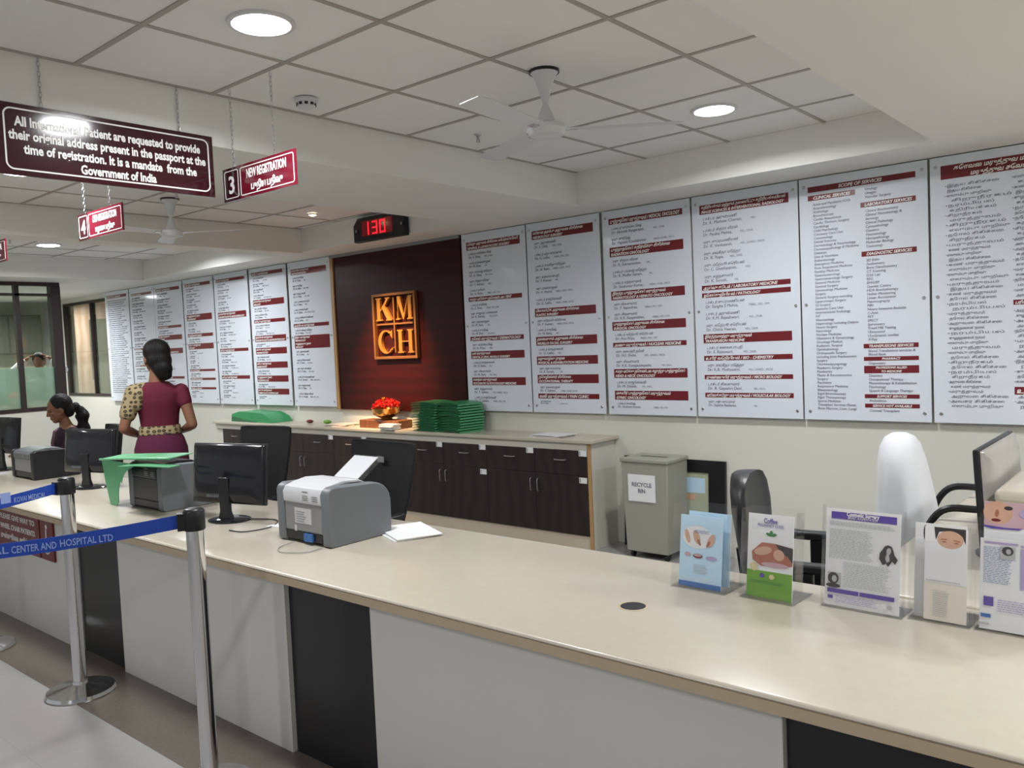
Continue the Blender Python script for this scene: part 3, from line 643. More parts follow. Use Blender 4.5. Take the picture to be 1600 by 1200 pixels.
# ------------------------------------------------------------ ceiling lamps and fittings
def area(name, parent, loc, size, power, color=(1, .985, .96), spot=None, aim=None):
    if spot: L = bpy.data.lights.new(name, 'SPOT'); L.spot_size = spot; L.spot_blend = 1.0; L.shadow_soft_size = .05
    else: L = bpy.data.lights.new(name, 'AREA'); L.shape = 'DISK'; L.size = size; L.spread = R(165)
    L.energy = power; L.color = color
    o = bpy.data.objects.new(name, L); col.objects.link(o); 
    if aim is not None: o.rotation_euler = (Vector(aim) - Vector(loc)).to_track_quat('-Z', 'Y').to_euler()
    if parent is not None: o.parent = parent; o.location = wm(parent).inverted() @ Vector(loc)
    else: o.location = loc
    return o
def downlight(x, y, z, label, power=1.0, r=.105):
    t = thing('ceiling_downlight', label, 'ceiling light', (x, y, z), 0, 'round ceiling downlights')
    MB().lathe([(r, 0), (r + .018, 0), (r + .016, -.008), (r, -.010), (r, 0)], (x, y, z - .0005), 32).build('rim', 'fan', t)
    MB().lathe([(0, -.022), (r * .5, -.020), (r * .85, -.012), (r - .001, -.004), (r - .001, -.001), (0, -.001)], (x, y, z - .0005), 32).build('diffuser', 'lamp_glow', t)
    area('lamp', t, (x, y, z - .028), r * 1.9, LAMP_W * power, (.97, .985, 1))
downlight(-2.65, 1.797, CEIL, 'bright round downlight near the top left, above the notice sign', 1.0)
downlight(-2.06, 4.19, CEIL, 'bright round downlight near the radiology and scope boards', 1.0)
downlight(-9.07, 3.48, CEIL, 'small distant round downlight above the partition on the left', 1.0)
downlight(-4.95, 1.92, CEIL, 'round downlight hidden behind the hanging notice sign', .9)
downlight(-5.70, 2.05, CEIL, 'round downlight peeping out under the hanging notice sign', .9)
for x, y, p in ((-2.65, -1.3, .75), (-8.8, .4, .5)): downlight(x, y, CEIL, 'round downlight in the tiled ceiling behind the viewer', p)
for x, y, p in ((-.1, -1.3, .95), (.75, 2.3, 1.5), (.75, 4.2, 1.4)): downlight(x, y, low, 'round downlight in the smooth lowered ceiling on the right', p)
downlight(-12.8, 2.6, low, 'round downlight in the lowered ceiling beyond the glass partition', 2.0)
downlight(-12.6, 4.5, low, 'second round downlight beyond the glass partition', 1.6)
def spotlight(x, y, label, aim, power, spot=R(58)):
    t = thing('ceiling_spotlight', label, 'spotlight', (x, y, CEIL))
    MB().lathe([(.032, 0), (.048, 0), (.046, -.008), (.034, -.012), (.032, 0)], (x, y, CEIL - .0045), 20).build('rim', 'fan', t)
    MB().sphere((x, y, CEIL - .012), (.030, .030, .014), 16).build('bulb', 'lamp_warm', t)
    area('lamp', t, (x, y, CEIL - .032), .05, power, (1, .62, .34), spot=spot, aim=aim)
downlight(-8.35, 4.25, CEIL, 'round downlight hidden behind the beam, over the left boards', 1.2)  # added lamp, kept out of view by the beam, lifts the left boards
spotlight(-6.02, 4.49, 'small warm spotlight in the ceiling aimed at the gold emblem', (-6.08, 5.38, 1.34), 720, R(50))
area('lamp', None, (-6.03, 5.15, LOW - .02), .05, 0, (1, .6, .3))
bpy.data.objects.remove(bpy.data.objects[[o.name for o in col.objects if o.type == 'LIGHT' and o.parent is None][0]])
def fan(x, y, zc, label):
    t = thing('ceiling_fan', label, 'ceiling fan', (x, y, zc), 0, 'white ceiling fans')
    MB().lathe([(.0, -.001), (.062, -.001), (.062, -.012), (.052, -.02), (.040, -.05), (.014, -.135), (.0, -.135)], (x, y, zc), 24).build('canopy', 'fan', t)
    MB().lathe([(.055, .0), (.068, 0), (.068, -.012), (.055, -.012), (.055, 0)], (x, y, zc - .0002), 24).build('ceiling_ring', 'black', t)
    MB().lathe([(0, -.13), (.011, -.13), (.011, -.17), (0, -.17)], (x, y, zc), 12).build('downrod', 'fan', t)
    MB().lathe([(.012, -.15), (.030, -.19), (.042, -.225), (.044, -.23), (0, -.231)], (x, y, zc), 24).build('lower_canopy', 'fan', t)
    MB().lathe([(0, -.225), (.06, -.232), (.085, -.245), (.09, -.262), (.075, -.285), (.04, -.295), (0, -.297)], (x, y, zc), 32).build('motor', 'fan', t)
    for k in range(3):
        a = R(38 + 120 * k); ca, sa = math.cos(a), math.sin(a); mtx = Matrix.Translation((x, y, zc - .262)) @ Matrix.Rotation(a, 4, 'Z') @ Matrix.Rotation(R(9), 4, 'X')
        bl = MB(); v = [(.11, -.045), (.52, -.06), (.60, -.045), (.60, .045), (.52, .06), (.11, .045)]
        vs = [bl.bm.verts.new(mtx @ Vector((p[0], p[1], .003))) for p in v]; v2 = [bl.bm.verts.new(mtx @ Vector((p[0], p[1], -.001))) for p in v]
        bl.bm.faces.new(vs); bl.bm.faces.new(v2[::-1])
        for i in range(6): bl.bm.faces.new((vs[i], v2[i], v2[(i + 1) % 6], vs[(i + 1) % 6]))
        o = bl.build('blade', 'fan', t)
        MB().box(.075, .14, -.015, .015, -.004, .004, mtx).build('blade_iron', 'chrome', o)
    return t
fan(-2.284, 2.997, CEIL, 'white ceiling fan near the tiled ceiling centre beside the downlight')
fan(-6.045, 3.204, CEIL, 'white ceiling fan half hidden behind the hanging notice sign')
fan(-8.9, 1.95, CEIL, 'distant white ceiling fan by the left edge of the photo')
def sprinkler(x, y, z, label):
    t = thing('sprinkler_head', label, 'sprinkler', (x, y, z))
    MB().lathe([(0, -.001), (.022, -.001), (.020, -.006), (.009, -.008), (.008, -.03), (0, -.03)], (x, y, z), 14).build('body', 'steel', t)
    MB().lathe([(0, -.044), (.013, -.044), (.013, -.041), (0, -.041)], (x, y, z), 14).build('deflector', 'steel', t)
    f = MB(); f.tube([(x - .008, y, z - .03), (x - .010, y, z - .036), (x - .002, y, z - .042)], .0015, 5); f.tube([(x + .008, y, z - .03), (x + .010, y, z - .036), (x + .002, y, z - .042)], .0015, 5); f.build('yoke', 'black', t)
sprinkler(-3.24, 3.60, CEIL, 'dark sprinkler head in the tiled ceiling left of the near fan')
sprinkler(-8.85, 3.05, CEIL, 'dark sprinkler head in the distant ceiling below the small downlight')
sprinkler(-5.78, 3.12, CEIL, 'dark sprinkler head beside the half hidden fan')
t = thing('smoke_detector', 'round white smoke detector on the ceiling above sign 3', 'smoke detector', (-3.30, 2.46, CEIL))
MB().lathe([(0, -.005), (.055, -.005), (.056, -.018), (.046, -.022), (.042, -.042), (.030, -.050), (0, -.050)], (-3.30, 2.46, CEIL), 28).build('housing', 'fan', t)
f = MB()
for k in range(10): a = k * math.pi / 5; f.obox((-3.30 + .0445 * math.cos(a), 2.46 + .0445 * math.sin(a), CEIL - .032), (.004, .016, .012), (0, 0, a))
f.build('vent_slot', 'black', t)

# ------------------------------------------------------------ glass partition, far window, far room
gp = struct(MB().box(-10.79, -10.72, 1.5, 4.12, 0, 1.03).build('wall_partition', 'wall'))
t = struct(bpy.data.objects.new('window_2', None)); col.objects.link(t); WM[t] = Matrix.Identity(4)
f = MB(); f.box(-10.80, -10.71, 1.5, 4.12, 1.03, 1.075); f.box(-10.80, -10.71, 1.5, 4.20, 2.52, LOW - .012); f.box(-10.81, -10.70, 4.09, 4.20, 0, 2.52)
f.build('window_frame', 'win_frame', t)
f = MB(); f.box(-10.79, -10.72, 1.55, 4.09, 2.40, 2.43)
for y in (3.70, 2.9, 2.1): f.box(-10.79, -10.72, y, y + .05, 1.075, 2.52)
f.build('window_mullion', 'win_frame', t)
MB().box(-10.758, -10.752, 1.55, 4.09, 1.075, 2.52).build('pane', 'glass', t)
MB().box(-10.764, -10.7595, 1.55, 4.09, 1.075, 1.55).build('frosted_film', 'frost', t)
t = struct(bpy.data.objects.new('window_1', None)); col.objects.link(t); WM[t] = Matrix.Identity(4)
f = MB(); f.box(WX0, WX1, WALL - .01, WALL + .08, WZ0, WZ0 + .04); f.box(WX0, WX1, WALL - .01, WALL + .08, WZ1 - .04, WZ1); f.box(WX0, WX0 + .06, WALL - .01, WALL + .08, WZ0 + .04, WZ1 - .04); f.box(WX1 - .06, WX1, WALL - .01, WALL + .08, WZ0 + .04, WZ1 - .04)
f.build('window_frame', 'win_frame', t)
MB().box(-12.84, -12.81, WALL - .005, WALL + .07, WZ0 + .04, WZ1 - .04).build('window_mullion', 'win_frame', t)
MB().box(WX0 + .06, WX1 - .06, WALL + .02, WALL + .026, WZ0 + .04, WZ1 - .04).build('pane', 'glass', t)
# the corridor seen through it
struct(MB().box(-20.5, -10.5, 6.9, 7.0, 0, CEIL).build('wall_corridor', 'far_wood'))
cd = thing('corridor_cupboard', 'tall grey cupboard seen through the far window', 'cupboard', (-15.5, 6.7, 0))
MB().box(-15.66, -15.36, 6.60, 6.89, 0, 2.35).build('body', 'far_dark', cd, bevel=.005); MB().box(-15.65, -15.515, 6.58, 6.599, .05, 1.25).build('door', 'far_wood', cd); MB().box(-15.505, -15.37, 6.58, 6.599, .05, 1.25).build('door', 'far_wood', cd)
downlight(-14.4, 6.1, CEIL, 'round downlight in the corridor behind the far window', 3.0)
downlight(-16.8, 6.1, CEIL, 'round downlight farther along the corridor behind the window', 3.0)
# room behind the glass partition
fr = thing('wall_locker', 'grey green wall locker seen through the glass partition', 'locker', (-14.2, 4.7, 1.3))
MB().box(-14.58, -14.2, 4.3, 5.26, 1.75, 2.36).build('body', 'far_dark', fr, bevel=.01); MB().box(-14.199, -14.185, 4.32, 4.77, 1.77, 2.34).build('door', 'far_dark', fr); MB().box(-14.199, -14.185, 4.79, 5.24, 1.77, 2.34).build('door', 'far_dark', fr)

# ------------------------------------------------------------ barrier posts with blue belts
def barrier(x, y, H_, label, direction, belt_to, words, rzb=0):
    t = thing('barrier_post', label, 'queue barrier', (x, y, 0), 0, 'chrome belt barrier posts')
    MB().lathe([(0, .0), (.155, .0), (.158, .008), (.15, .022), (.06, .040), (.035, .048), (.033, .06), (0, .06)], (x, y, 0), 40).build('base', 'chrome', t)
    MB().lathe([(0, .05), (.031, .05), (.031, H_ - .075), (0, H_ - .075)], (x, y, 0), 28).build('pole', 'chrome', t)
    hd = MB().lathe([(0, H_ - .08), (.036, H_ - .08), (.038, H_ - .076), (.038, H_ - .012), (.034, H_ - .004), (.028, H_), (0, H_)], (x, y, 0), 28).build('belt_head', 'black', t)
    d = Vector(belt_to) - Vector((x, y, 0)); d.z = 0; L = d.length; d.normalize(); n = Vector((-d.y, d.x, 0))
    s = Vector((x, y, 0)) + d * .035
    MB().obox(s + Z * (H_ - .045) + d * .008, (.03, .045, .062), (0, 0, math.atan2(d.y, d.x))).build('belt_slot', 'black', hd)
    # belt with slight sag, built as thin ribbon
    f = MB(); N = 24; rings = []
    zb = H_ - .070; hh = .050
    for i in range(N + 1):
        u = i / N; p = s + d * (.02 + u * (L - .07)); sag = -.03 * math.sin(math.pi * u)
        rings.append([p + n * .0008 + Z * (zb + sag), p - n * .0008 + Z * (zb + sag), p - n * .0008 + Z * (zb + hh + sag), p + n * .0008 + Z * (zb + hh + sag)])
    f.loft(rings); f.build('belt', 'belt', t)
    return t, s, d, n, zb
def belt_words(t, s, d, n, zb, L, wlist):
    # text faces the camera side
    side = n if (Vector((0, 0, 0)) - s).dot(n) > 0 else -n
    U = Z.cross(side).normalized() * 1
    for (u, wd, st) in wlist:
        sag = -.03 * math.sin(math.pi * u / L)
        p = s + d * u + side * .0022 + Z * (zb + .013 + sag)
        text('belt_lettering', t, 'belt_txt', st, p, U, Z, .034, 'LEFT', fit=wd, bold=.0004, ext=.0003)
POST = 1.05
t, s, d, n, zb = barrier(-2.84, 1.52, POST, 'nearest chrome belt post in front of the counter, blue belt to the left', None, (-3.38, .47, 0), None)
L_ = 1.15
belt_words(t, s, d, n, zb, L_, [(.400, .165, 'HOSPITAL LTD'), (.545, .135, 'CENTER AND'), (.72, .165, 'MEDICAL')])
t2, s2, d2, n2, zb2 = barrier(-4.20, 1.615, POST, 'chrome belt post standing at the black counter panel on the left', None, (-4.02, .62, 0), None)
belt_words(t2, s2, d2, n2, zb2, 1.0, [(.215, .145, 'KOVAI MEDICAL')])
f = MB(); side = n2 if (-s2).dot(n2) > 0 else -n2
f.obox(s2 + d2 * .25 + side * .0015 + Z * (zb2 + .022), (.044, .001, .048), (0, 0, math.atan2(d2.y, d2.x))); f.build('belt_logo_patch', 'belt_txt', t2)
barrier(-5.33, 1.55, POST, 'third chrome belt post, only the rim of its base in the photo', None, (-5.33, .55, 0), None)

# ------------------------------------------------------------ office equipment
def monitor(x, y, rz, w_, h_, zbot, label, zt_=0, tilt=-6):
    t = thing('computer_monitor', label, 'monitor', (x, y, CT), rz, 'black monitors on the counters')
    # local: back of the screen faces -Y
    tm = Matrix.Translation((0, 0, zbot + h_ / 2)) @ Matrix.Rotation(R(tilt), 4, 'X')
    b = MB(); b.box(-w_ / 2, w_ / 2, -.004, .016, -h_ / 2, h_ / 2, tm); b.build('bezel', 'black', t, bevel=.004, world=False)
    b = MB(); b.loft([[tm @ Vector(p) for p in ((-w_ / 2 * k, y_, -h_ / 2 * k2), (w_ / 2 * k, y_, -h_ / 2 * k2), (w_ / 2 * k, y_, h_ / 2 * k2), (-w_ / 2 * k, y_, h_ / 2 * k2))] for k, k2, y_ in ((.985, .98, -.0045), (.95, .94, -.016), (.70, .66, -.036))])
    bk = b.build('back_cover', 'black_gloss', t, bevel=.004, world=False)
    b = MB()
    for i in range(12): b.box(-.12 + i * .011, -.115 + i * .011, -.034, -.026, -h_ * .40, -h_ * .30, tm)
    b.build('vent_slots', 'grey_plastic', bk, world=False)
    MB().box(-w_ / 2 + .008, w_ / 2 - .008, .0162, .0172, -h_ / 2 + .014, h_ / 2 - .012, tm).build('screen', 'black_gloss', t, world=False)
    MB().box(-w_ / 2 + .02, -w_ / 2 + .075, -.0185, -.0160, h_ / 2 - .035, h_ / 2 - .025, tm).build('brand_plate', 'grey_mid', t, world=False)
    b = MB(); b.loft([[(-a, q0, z), (a, q0, z), (a, q1, z), (-a, q1, z)] for a, q0, q1, z in ((.045, -.050, -.022, .012), (.032, -.048, -.026, zbot * .6), (.034, -.050, -.030, zbot + h_ * .45))]); b.build('stand', 'black', t, bevel=.004, world=False)
    MB().lathe([(0, .0), (.115, .0), (.116, .006), (.10, .012), (.05, .018), (0, .018)], (0, -.02, 0), 36, Matrix.Diagonal((1, .82, 1, 1))).build('base', 'black_gloss', t, world=False)
    return t
monitor(-3.84, 2.26, R(13), .50, .305, .085, 'black monitor seen from behind, left of the grey printer')
monitor(-5.72, 2.36, R(16), .46, .29, .10, 'black monitor in front of the seated person')
monitor(-7.42, 2.42, R(5), .46, .29, .13, 'black monitor cut by the left edge of the photo')
tm_ = monitor(-.60, 3.38, R(90), .60, .34, .075, 'black backed monitor beside the raised shelf on the right', tilt=-3)
for c in tm_.children:
    if c.name.startswith('back_cover'): c.data.materials[0] = M['silver']
for o in list(tm_.children): pass

def printer(x0, y0, w_, d_, h_, label, side, back, topm, rz=0, tray=True, stick=True):
    t = thing('laser_printer', label, 'printer', (x0, y0, CT), rz, 'laser printers on the counter')
    # local: back of the printer faces -Y, origin at its front-left bottom corner as seen
    prof = [(0.0, .012), (.012, 0), (d_ - .012, 0), (d_, .014), (d_, h_ * .62)]
    for a in range(0, 91, 15): prof.append((d_ - .11 + .11 * math.cos(R(a)), h_ * .62 + h_ * .33 * math.sin(R(a))))
    prof += [(.03, h_ * .985), (.008, h_ * .94), (0, h_ * .88)]
    for xa in (0, w_ - .052):
        MB().prism([(u, v) for u, v in prof], (xa + .052, 0, 0), Y, Z, .052).build('side_panel', side, t, bevel=.006, world=False)
    MB().box(.053, w_ - .053, .012, d_ - .02, .012, h_ * .80).build('body', back, t, bevel=.003, world=False)
    MB().box(.056, w_ - .056, .004, .0115, .055, h_ * .68).build('rear_door', back, t, bevel=.003, world=False)
    MB().box(.060, w_ - .060, .006, .0115, .014, .050).build('cable_recess', 'black', t, world=False)
    rings = []
    for u, v in ((.0, .70), (-.002, .86), (.012, .945), (.05, .985), (d_ * .35, 1.03), (d_ * .62, 1.0), (d_ * .8, .88)): rings.append([(.053, u, v * h_), (w_ - .053, u, v * h_), (w_ - .053, u + .012, v * h_ - .012), (.053, u + .012, v * h_ - .012)])
    tp = MB().loft(rings).build('top_cover', topm, t, bevel=.002, world=False)
    b = MB()
    for i in range(5): b.box(w_ * .52 + 0, w_ * .52 + .04, -.0018, .0, h_ * .74 + i * .009, h_ * .74 + i * .009 + .004); 
    for i in range(4): b.box(w_ * .70 + 0, w_ * .70 + .04, -.0018, .0, h_ * .74 + i * .009, h_ * .74 + i * .009 + .004)
    b.build('vent_slots', 'grey_mid', tp, world=False)
    if stick:
        st_ = MB().box(w_ * .34, w_ * .66, .0028, .0038, h_ * .34, h_ * .60).build('rating_sticker', 'grey_light', t, world=False)
        b = MB()
        for i in range(5): b.box(w_ * .37, w_ * (.52 + .02 * (i % 3)), .0020, .0027, h_ * (.37 + .04 * i), h_ * (.38 + .04 * i))
        b.build('sticker_print', 'ink', st_, world=False)
        MB().box(w_ * .33, w_ * .37, .0020, .0038, h_ * .20, h_ * .30).build('latch', 'grey_light', t, world=False)
        MB().box(w_ * .52, w_ * .68, -.004, .0055, .014, .048).build('cable_plug', 'blue_print', t, world=False)
    if tray:
        m_ = Matrix.Translation((w_ * .5, d_ * .72, h_ * .93)) @ Matrix.Rotation(R(33), 4, 'X')
        MB().box(-w_ * .28, w_ * .28, 0, .17, -.002, .002, m_).build('paper_tray', 'acrylic', t, world=False)
        MB().box(-w_ * .25, w_ * .20, 0.01, .16, .003, .006, m_).build('paper_stack', 'grey_light', t, world=False)
    return t
printer(-3.235, 2.13, .375, .345, .262, 'grey laser printer with white cover in the middle of the counter', 'grey_plastic', 'grey_mid', 'grey_light')
printer(-4.75, 2.16, .39, .34, .26, 'dark grey laser printer beside the green folder flaps', 'grey_plastic', 'black', 'black', tray=False, stick=False)
printer(-6.88, 2.27, .42, .33, .215, 'dark laser printer in front of the seated person', 'black', 'grey_mid', 'grey_plastic', tray=False, stick=False)

# green plastic folders hanging over the printer
gf = thing('green_folder', 'green plastic folder draped over the printer with an arched flap', 'folder', (-4.6, 2.12, CT))
y_ = 2.12
arc = [(-4.555 - .0, 1.018)] + [(-4.60 - .20 * math.sin(R(a)), .80 + .19 * math.cos(R(a))) for a in range(10, 96, 12)] + [(-4.825, .762), (-4.905, .762), (-4.955, .90), (-4.985, 1.022)]
b = MB(); pr = [(x, z) for x, z in arc] + []
b.prism([(x, z) for x, z in pr[::-1]], (0, y_, 0), X, Z, .004); b.build('flap', 'green_sheet', gf)
b = MB(); b.loft([[(x, yy, z), (x, yy, z + .005), (x + dx, yy + .13, z + .012 + .005), (x + dx, yy + .13, z + .012)] for x, yy, z, dx in ((-4.99, 2.115, 1.020, .01), (-4.7, 2.115, 1.040, .01), (-4.40, 2.115, 1.058, .01), (-4.16, 2.115, 1.072, .0))]); b.build('cover', 'green_sheet', gf)
b = MB(); b.tube([(-4.992, 2.113, 1.022), (-4.7, 2.113, 1.042), (-4.4, 2.113, 1.060), (-4.16, 2.113, 1.074)], .006, 8); b.build('spine', 'green_sheet', gf)
gf = thing('green_folder', 'small green plastic folder lying on the printer top, corner hanging down', 'folder', (-4.4, 2.10, CT + .2))
b = MB(); b.loft([[(x, yy, z), (x, yy, z + .005), (x, yy + .06, z + .008), (x, yy + .06, z + .003)] for x, yy, z in ((-4.62, 2.045, 1.008), (-4.4, 2.05, 1.026), (-4.06, 2.052, 1.040))]); b.build('cover', 'green_sheet', gf)
b = MB(); b.prism([(-4.622, 1.004), (-4.60, .97), (-4.577, .925), (-4.56, .955), (-4.53, .985), (-4.49, 1.008), (-4.49, 1.013)], (0, 2.044, 0), X, Z, .003); b.build('flap', 'green_sheet', gf)

def sheets(x, y, z, rz, n, label, w_=.21, l_=.297, m='paper', name='paper_stack', cat='papers', t_=.004, jit=.25):
    t = thing(name, label, cat, (x, y, z), rz)
    for i in range(n):
        a = random.uniform(-jit, jit); b = MB(); b.box(-w_ / 2, w_ / 2, -l_ / 2, l_ / 2, i * t_, i * t_ + t_ * .85, Matrix.Translation((random.uniform(-.02, .02), random.uniform(-.01, .01), 0)) @ Matrix.Rotation(a, 4, 'Z'))
        b.build('sheet', m, t, world=False)
    return t
sheets(-2.80, 2.52, CT, R(70), 3, 'white papers poking out behind the grey printer', jit=.08)
sheets(-3.42, 2.42, CT, R(10), 2, 'white papers between the monitor and the grey printer', jit=.1)
sheets(-7.15, 2.15, CT, R(40), 2, 'white papers on the counter before the seated person', jit=.3)
def cord(label, pts, r=.0028, m='black'):
    o = MB().tube(pts, r, 6).build('cable', m); tag(o, label, 'cable'); return o
def smooth_path(p, n=6):
    out = []; P = [Vector(q) for q in p]; P = [P[0]] + P + [P[-1]]
    for i in range(1, len(P) - 2):
        for k in range(n):
            u = k / n; a, b_, c, d_ = P[i - 1], P[i], P[i + 1], P[i + 2]
            out.append(.5 * ((2 * b_) + (c - a) * u + (2 * a - 5 * b_ + 4 * c - d_) * u * u + (3 * b_ - a - 3 * c + d_) * u ** 3))
    out.append(P[-1]); return out
cord('thin black cable looping on the counter between monitor and printer', smooth_path([(-3.76, 2.30, CT + .004), (-3.60, 2.36, CT + .004), (-3.48, 2.25, CT + .004), (-3.50, 2.12, CT + .004), (-3.60, 2.10, CT + .004)]))
cord('thin cable loop in front of the grey printer', smooth_path([(-3.08, 2.11, CT + .012), (-3.08, 2.03, CT + .004), (-3.0, 1.98, CT + .004), (-2.90, 2.03, CT + .004), (-2.90, 2.115, CT + .004)]), .0018, 'grey_mid')

# ------------------------------------------------------------ things on and beside the back cabinet
bx = tag(MB().box(-6.36, -5.80, 5.16, 5.34, CZ, CZ + .075).build('wooden_box', 'box_brown', bevel=.004), 'brown wooden box carrying the brass bowl of red flowers', 'box')
bw = thing('brass_bowl', 'brass bowl on the brown box under the emblem', 'bowl', (-6.05, 5.25, CZ + .075))
bc = (-6.06, 5.25, CZ + .075)
MB().lathe([(0, 0), (.05, 0), (.055, .008), (.05, .015), (.09, .035), (.125, .07), (.137, .105), (.142, .112), (.134, .108), (.12, .075), (.08, .04), (0, .03)], bc, 40).build('bowl_body', 'brass', bw)
b = MB()
for k in range(14): a = k * 2 * math.pi / 14; b.sphere((bc[0] + .118 * math.cos(a), bc[1] + .118 * math.sin(a), bc[2] + .062), (.010, .010, .010), 8)
b.build('embossed_bead', 'brass', bw)
fl = MB(); rnd = random.Random(3)
for k in range(150):
    a = rnd.uniform(0, 6.28); r_ = .125 * math.sqrt(rnd.random()); c = Vector((bc[0] + r_ * math.cos(a), bc[1] + r_ * math.sin(a), bc[2] + .100 + .065 * (1 - (r_ / .13) ** 2) + rnd.uniform(0, .035)))
    m_ = Matrix.Translation(c) @ Euler((rnd.uniform(-.9, .9), rnd.uniform(-.9, .9), a)).to_matrix().to_4x4()
    for q in range(5):
        u = q * 1.2566; mm = m_ @ Matrix.Rotation(u, 4, 'Z') @ Matrix.Rotation(R(-38), 4, 'Y')
        fl._add([(0, 0, 0), (.013, -.007, .001), (.024, 0, .004), (.013, .007, .001)], [(0, 1, 2, 3)], mm)
o = fl.build('flower_petals', 'petal', smooth=10); o['kind'] = 'stuff'; tag(o, 'red flower petals heaped in the brass bowl', 'flowers')
b = MB()
for k in range(7):
    u = k * .9; mm = Matrix.Translation((bc[0] + .015, bc[1] - .045, bc[2] + .175)) @ Matrix.Rotation(u, 4, 'Z') @ Matrix.Rotation(R(-66), 4, 'Y')
    b._add([(0, 0, 0), (.022, -.010, .002), (.05, 0, .0), (.022, .010, .002)], [(0, 1, 2, 3)], mm)
tag(b.build('marigold', 'petal_y'), 'single upright yellow orange flower on top of the red petals', 'flower')

# green folders stacked in two piles
def folder(x, y, z, rz, label, grp, bow=.012):
    t = thing('green_file', label, 'file', (x, y, z), rz, grp)
    w_, l_ = .30, .27; N = 6
    b = MB(); rings = []
    for i in range(N + 1):
        u = i / N; xx = -w_ / 2 + w_ * u; dz = bow * math.sin(math.pi * u)
        rings.append([(xx, -l_ / 2, dz), (xx, l_ / 2, dz), (xx, l_ / 2, dz + .0025), (xx, -l_ / 2, dz + .0025)])
    b.loft(rings)
    rings = [[(p[0], p[1], p[2] + .012 + .006 * (1 - i / N)) for p in rr_] for i, rr_ in enumerate(rings)]
    b.loft(rings); b.build('cover', 'green', t, world=False)
    b = MB(); b.loft([[(w_ / 2 + .0005, -l_ / 2, .0), (w_ / 2 + .0005, l_ / 2, .0), (w_ / 2 + .0035, l_ / 2, .0), (w_ / 2 + .0035, -l_ / 2, .0)], [(w_ / 2 + .0005, -l_ / 2, .0145), (w_ / 2 + .0005, l_ / 2, .0145), (w_ / 2 + .0035, l_ / 2, .0145), (w_ / 2 + .0035, -l_ / 2, .0145)]]); b.build('spine', 'green_sheet', t, world=False)
    b = MB()
    for j in range(3):
        rings = []
        for i in range(N + 1):
            u = i / N; xx = -w_ / 2 + .006 + (w_ - .012) * u; dz = bow * math.sin(math.pi * u) + .0035 + j * .0035
            rings.append([(xx, -l_ / 2 + .004 + .003 * j, dz), (xx, l_ / 2 - .004, dz), (xx, l_ / 2 - .004, dz + .0018), (xx, -l_ / 2 + .004 + .003 * j, dz + .0018)])
        b.loft(rings)
    b.build('inner_leaves', 'green_dark', t, world=False)
    return t
NP = 11
f0 = folder(-5.41, 5.245, CZ, R(0), 'green file at the bottom of the left pile beside the brown box', 'green files piled on the cabinet', bow=.010)
f1 = None
ordn = ['bottom', 'second', 'third', 'fourth', 'fifth', 'sixth', 'seventh', 'eighth', 'ninth', 'tenth', 'topmost']
for p_, (px_, bname) in enumerate(((-5.41, 'left'), (-5.07, 'right'))):
    for k in range(NP):
        lb_ = 'green file, %s of the %s pile of files on the cabinet' % (ordn[k] if k in (0, 10) else ordn[k] + ' from the bottom', bname)
        if p_ == 0 and k == 0: f0['label'] = lb_; continue
        dup(f0, (px_ + random.uniform(-.008, .008), 5.245 + random.uniform(-.008, .008), CZ + k * .0236), lb_, R(random.uniform(-3, 3)) + (R(-9) if p_ else 0), 'green files piled on the cabinet')
# flat green folders far left on the cabinet
gl = thing('green_file', 'wide green file lying open at the far left end of the cabinet', 'file', (-8.3, 5.28, CZ))
b = MB(); b.loft([[(x, 5.14, z0), (x, 5.40, z0), (x, 5.40, z1), (x, 5.14, z1)] for x, z0, z1 in ((-8.62, CZ, CZ + .004), (-8.60, CZ, CZ + .085), (-8.45, CZ, CZ + .115), (-8.0, CZ, CZ + .105), (-7.86, CZ, CZ + .06), (-7.80, CZ, CZ + .004))]); b.build('cover', 'green', gl, bevel=.004)
b = MB(); b.loft([[(x, 5.135, z0), (x, 5.139, z0), (x, 5.139, z1), (x, 5.135, z1)] for x, z0, z1 in ((-8.60, CZ + .004, CZ + .06), (-8.3, CZ + .004, CZ + .02), (-8.1, CZ + .003, CZ + .008))]); b.build('inner_leaves', 'green_dark', gl)
sheets(-6.75, 5.26, CZ, R(80), 4, 'cream papers lying left of the brown box', m='paper_warm', jit=.5)
sheets(-5.86, 5.115, CZ, R(88), 6, 'white booklets stacked in front of the brown box', w_=.10, l_=.20, m='paper', t_=.009, jit=.12)
sheets(-4.05, 5.25, CZ, R(85), 4, 'white papers on the right end of the cabinet', jit=.3)
tag(MB().sphere((-7.35, 5.3, CZ + .018), (.05, .03, .018), 14).build('small_packet', 'maroon'), 'small dark red packet on the cabinet below the left boards', 'packet')
tag(MB().sphere((-7.05, 5.3, CZ + .02), (.06, .03, .02), 14).build('small_packet', 'green_print'), 'small lime green packet on the cabinet below the left boards', 'packet')

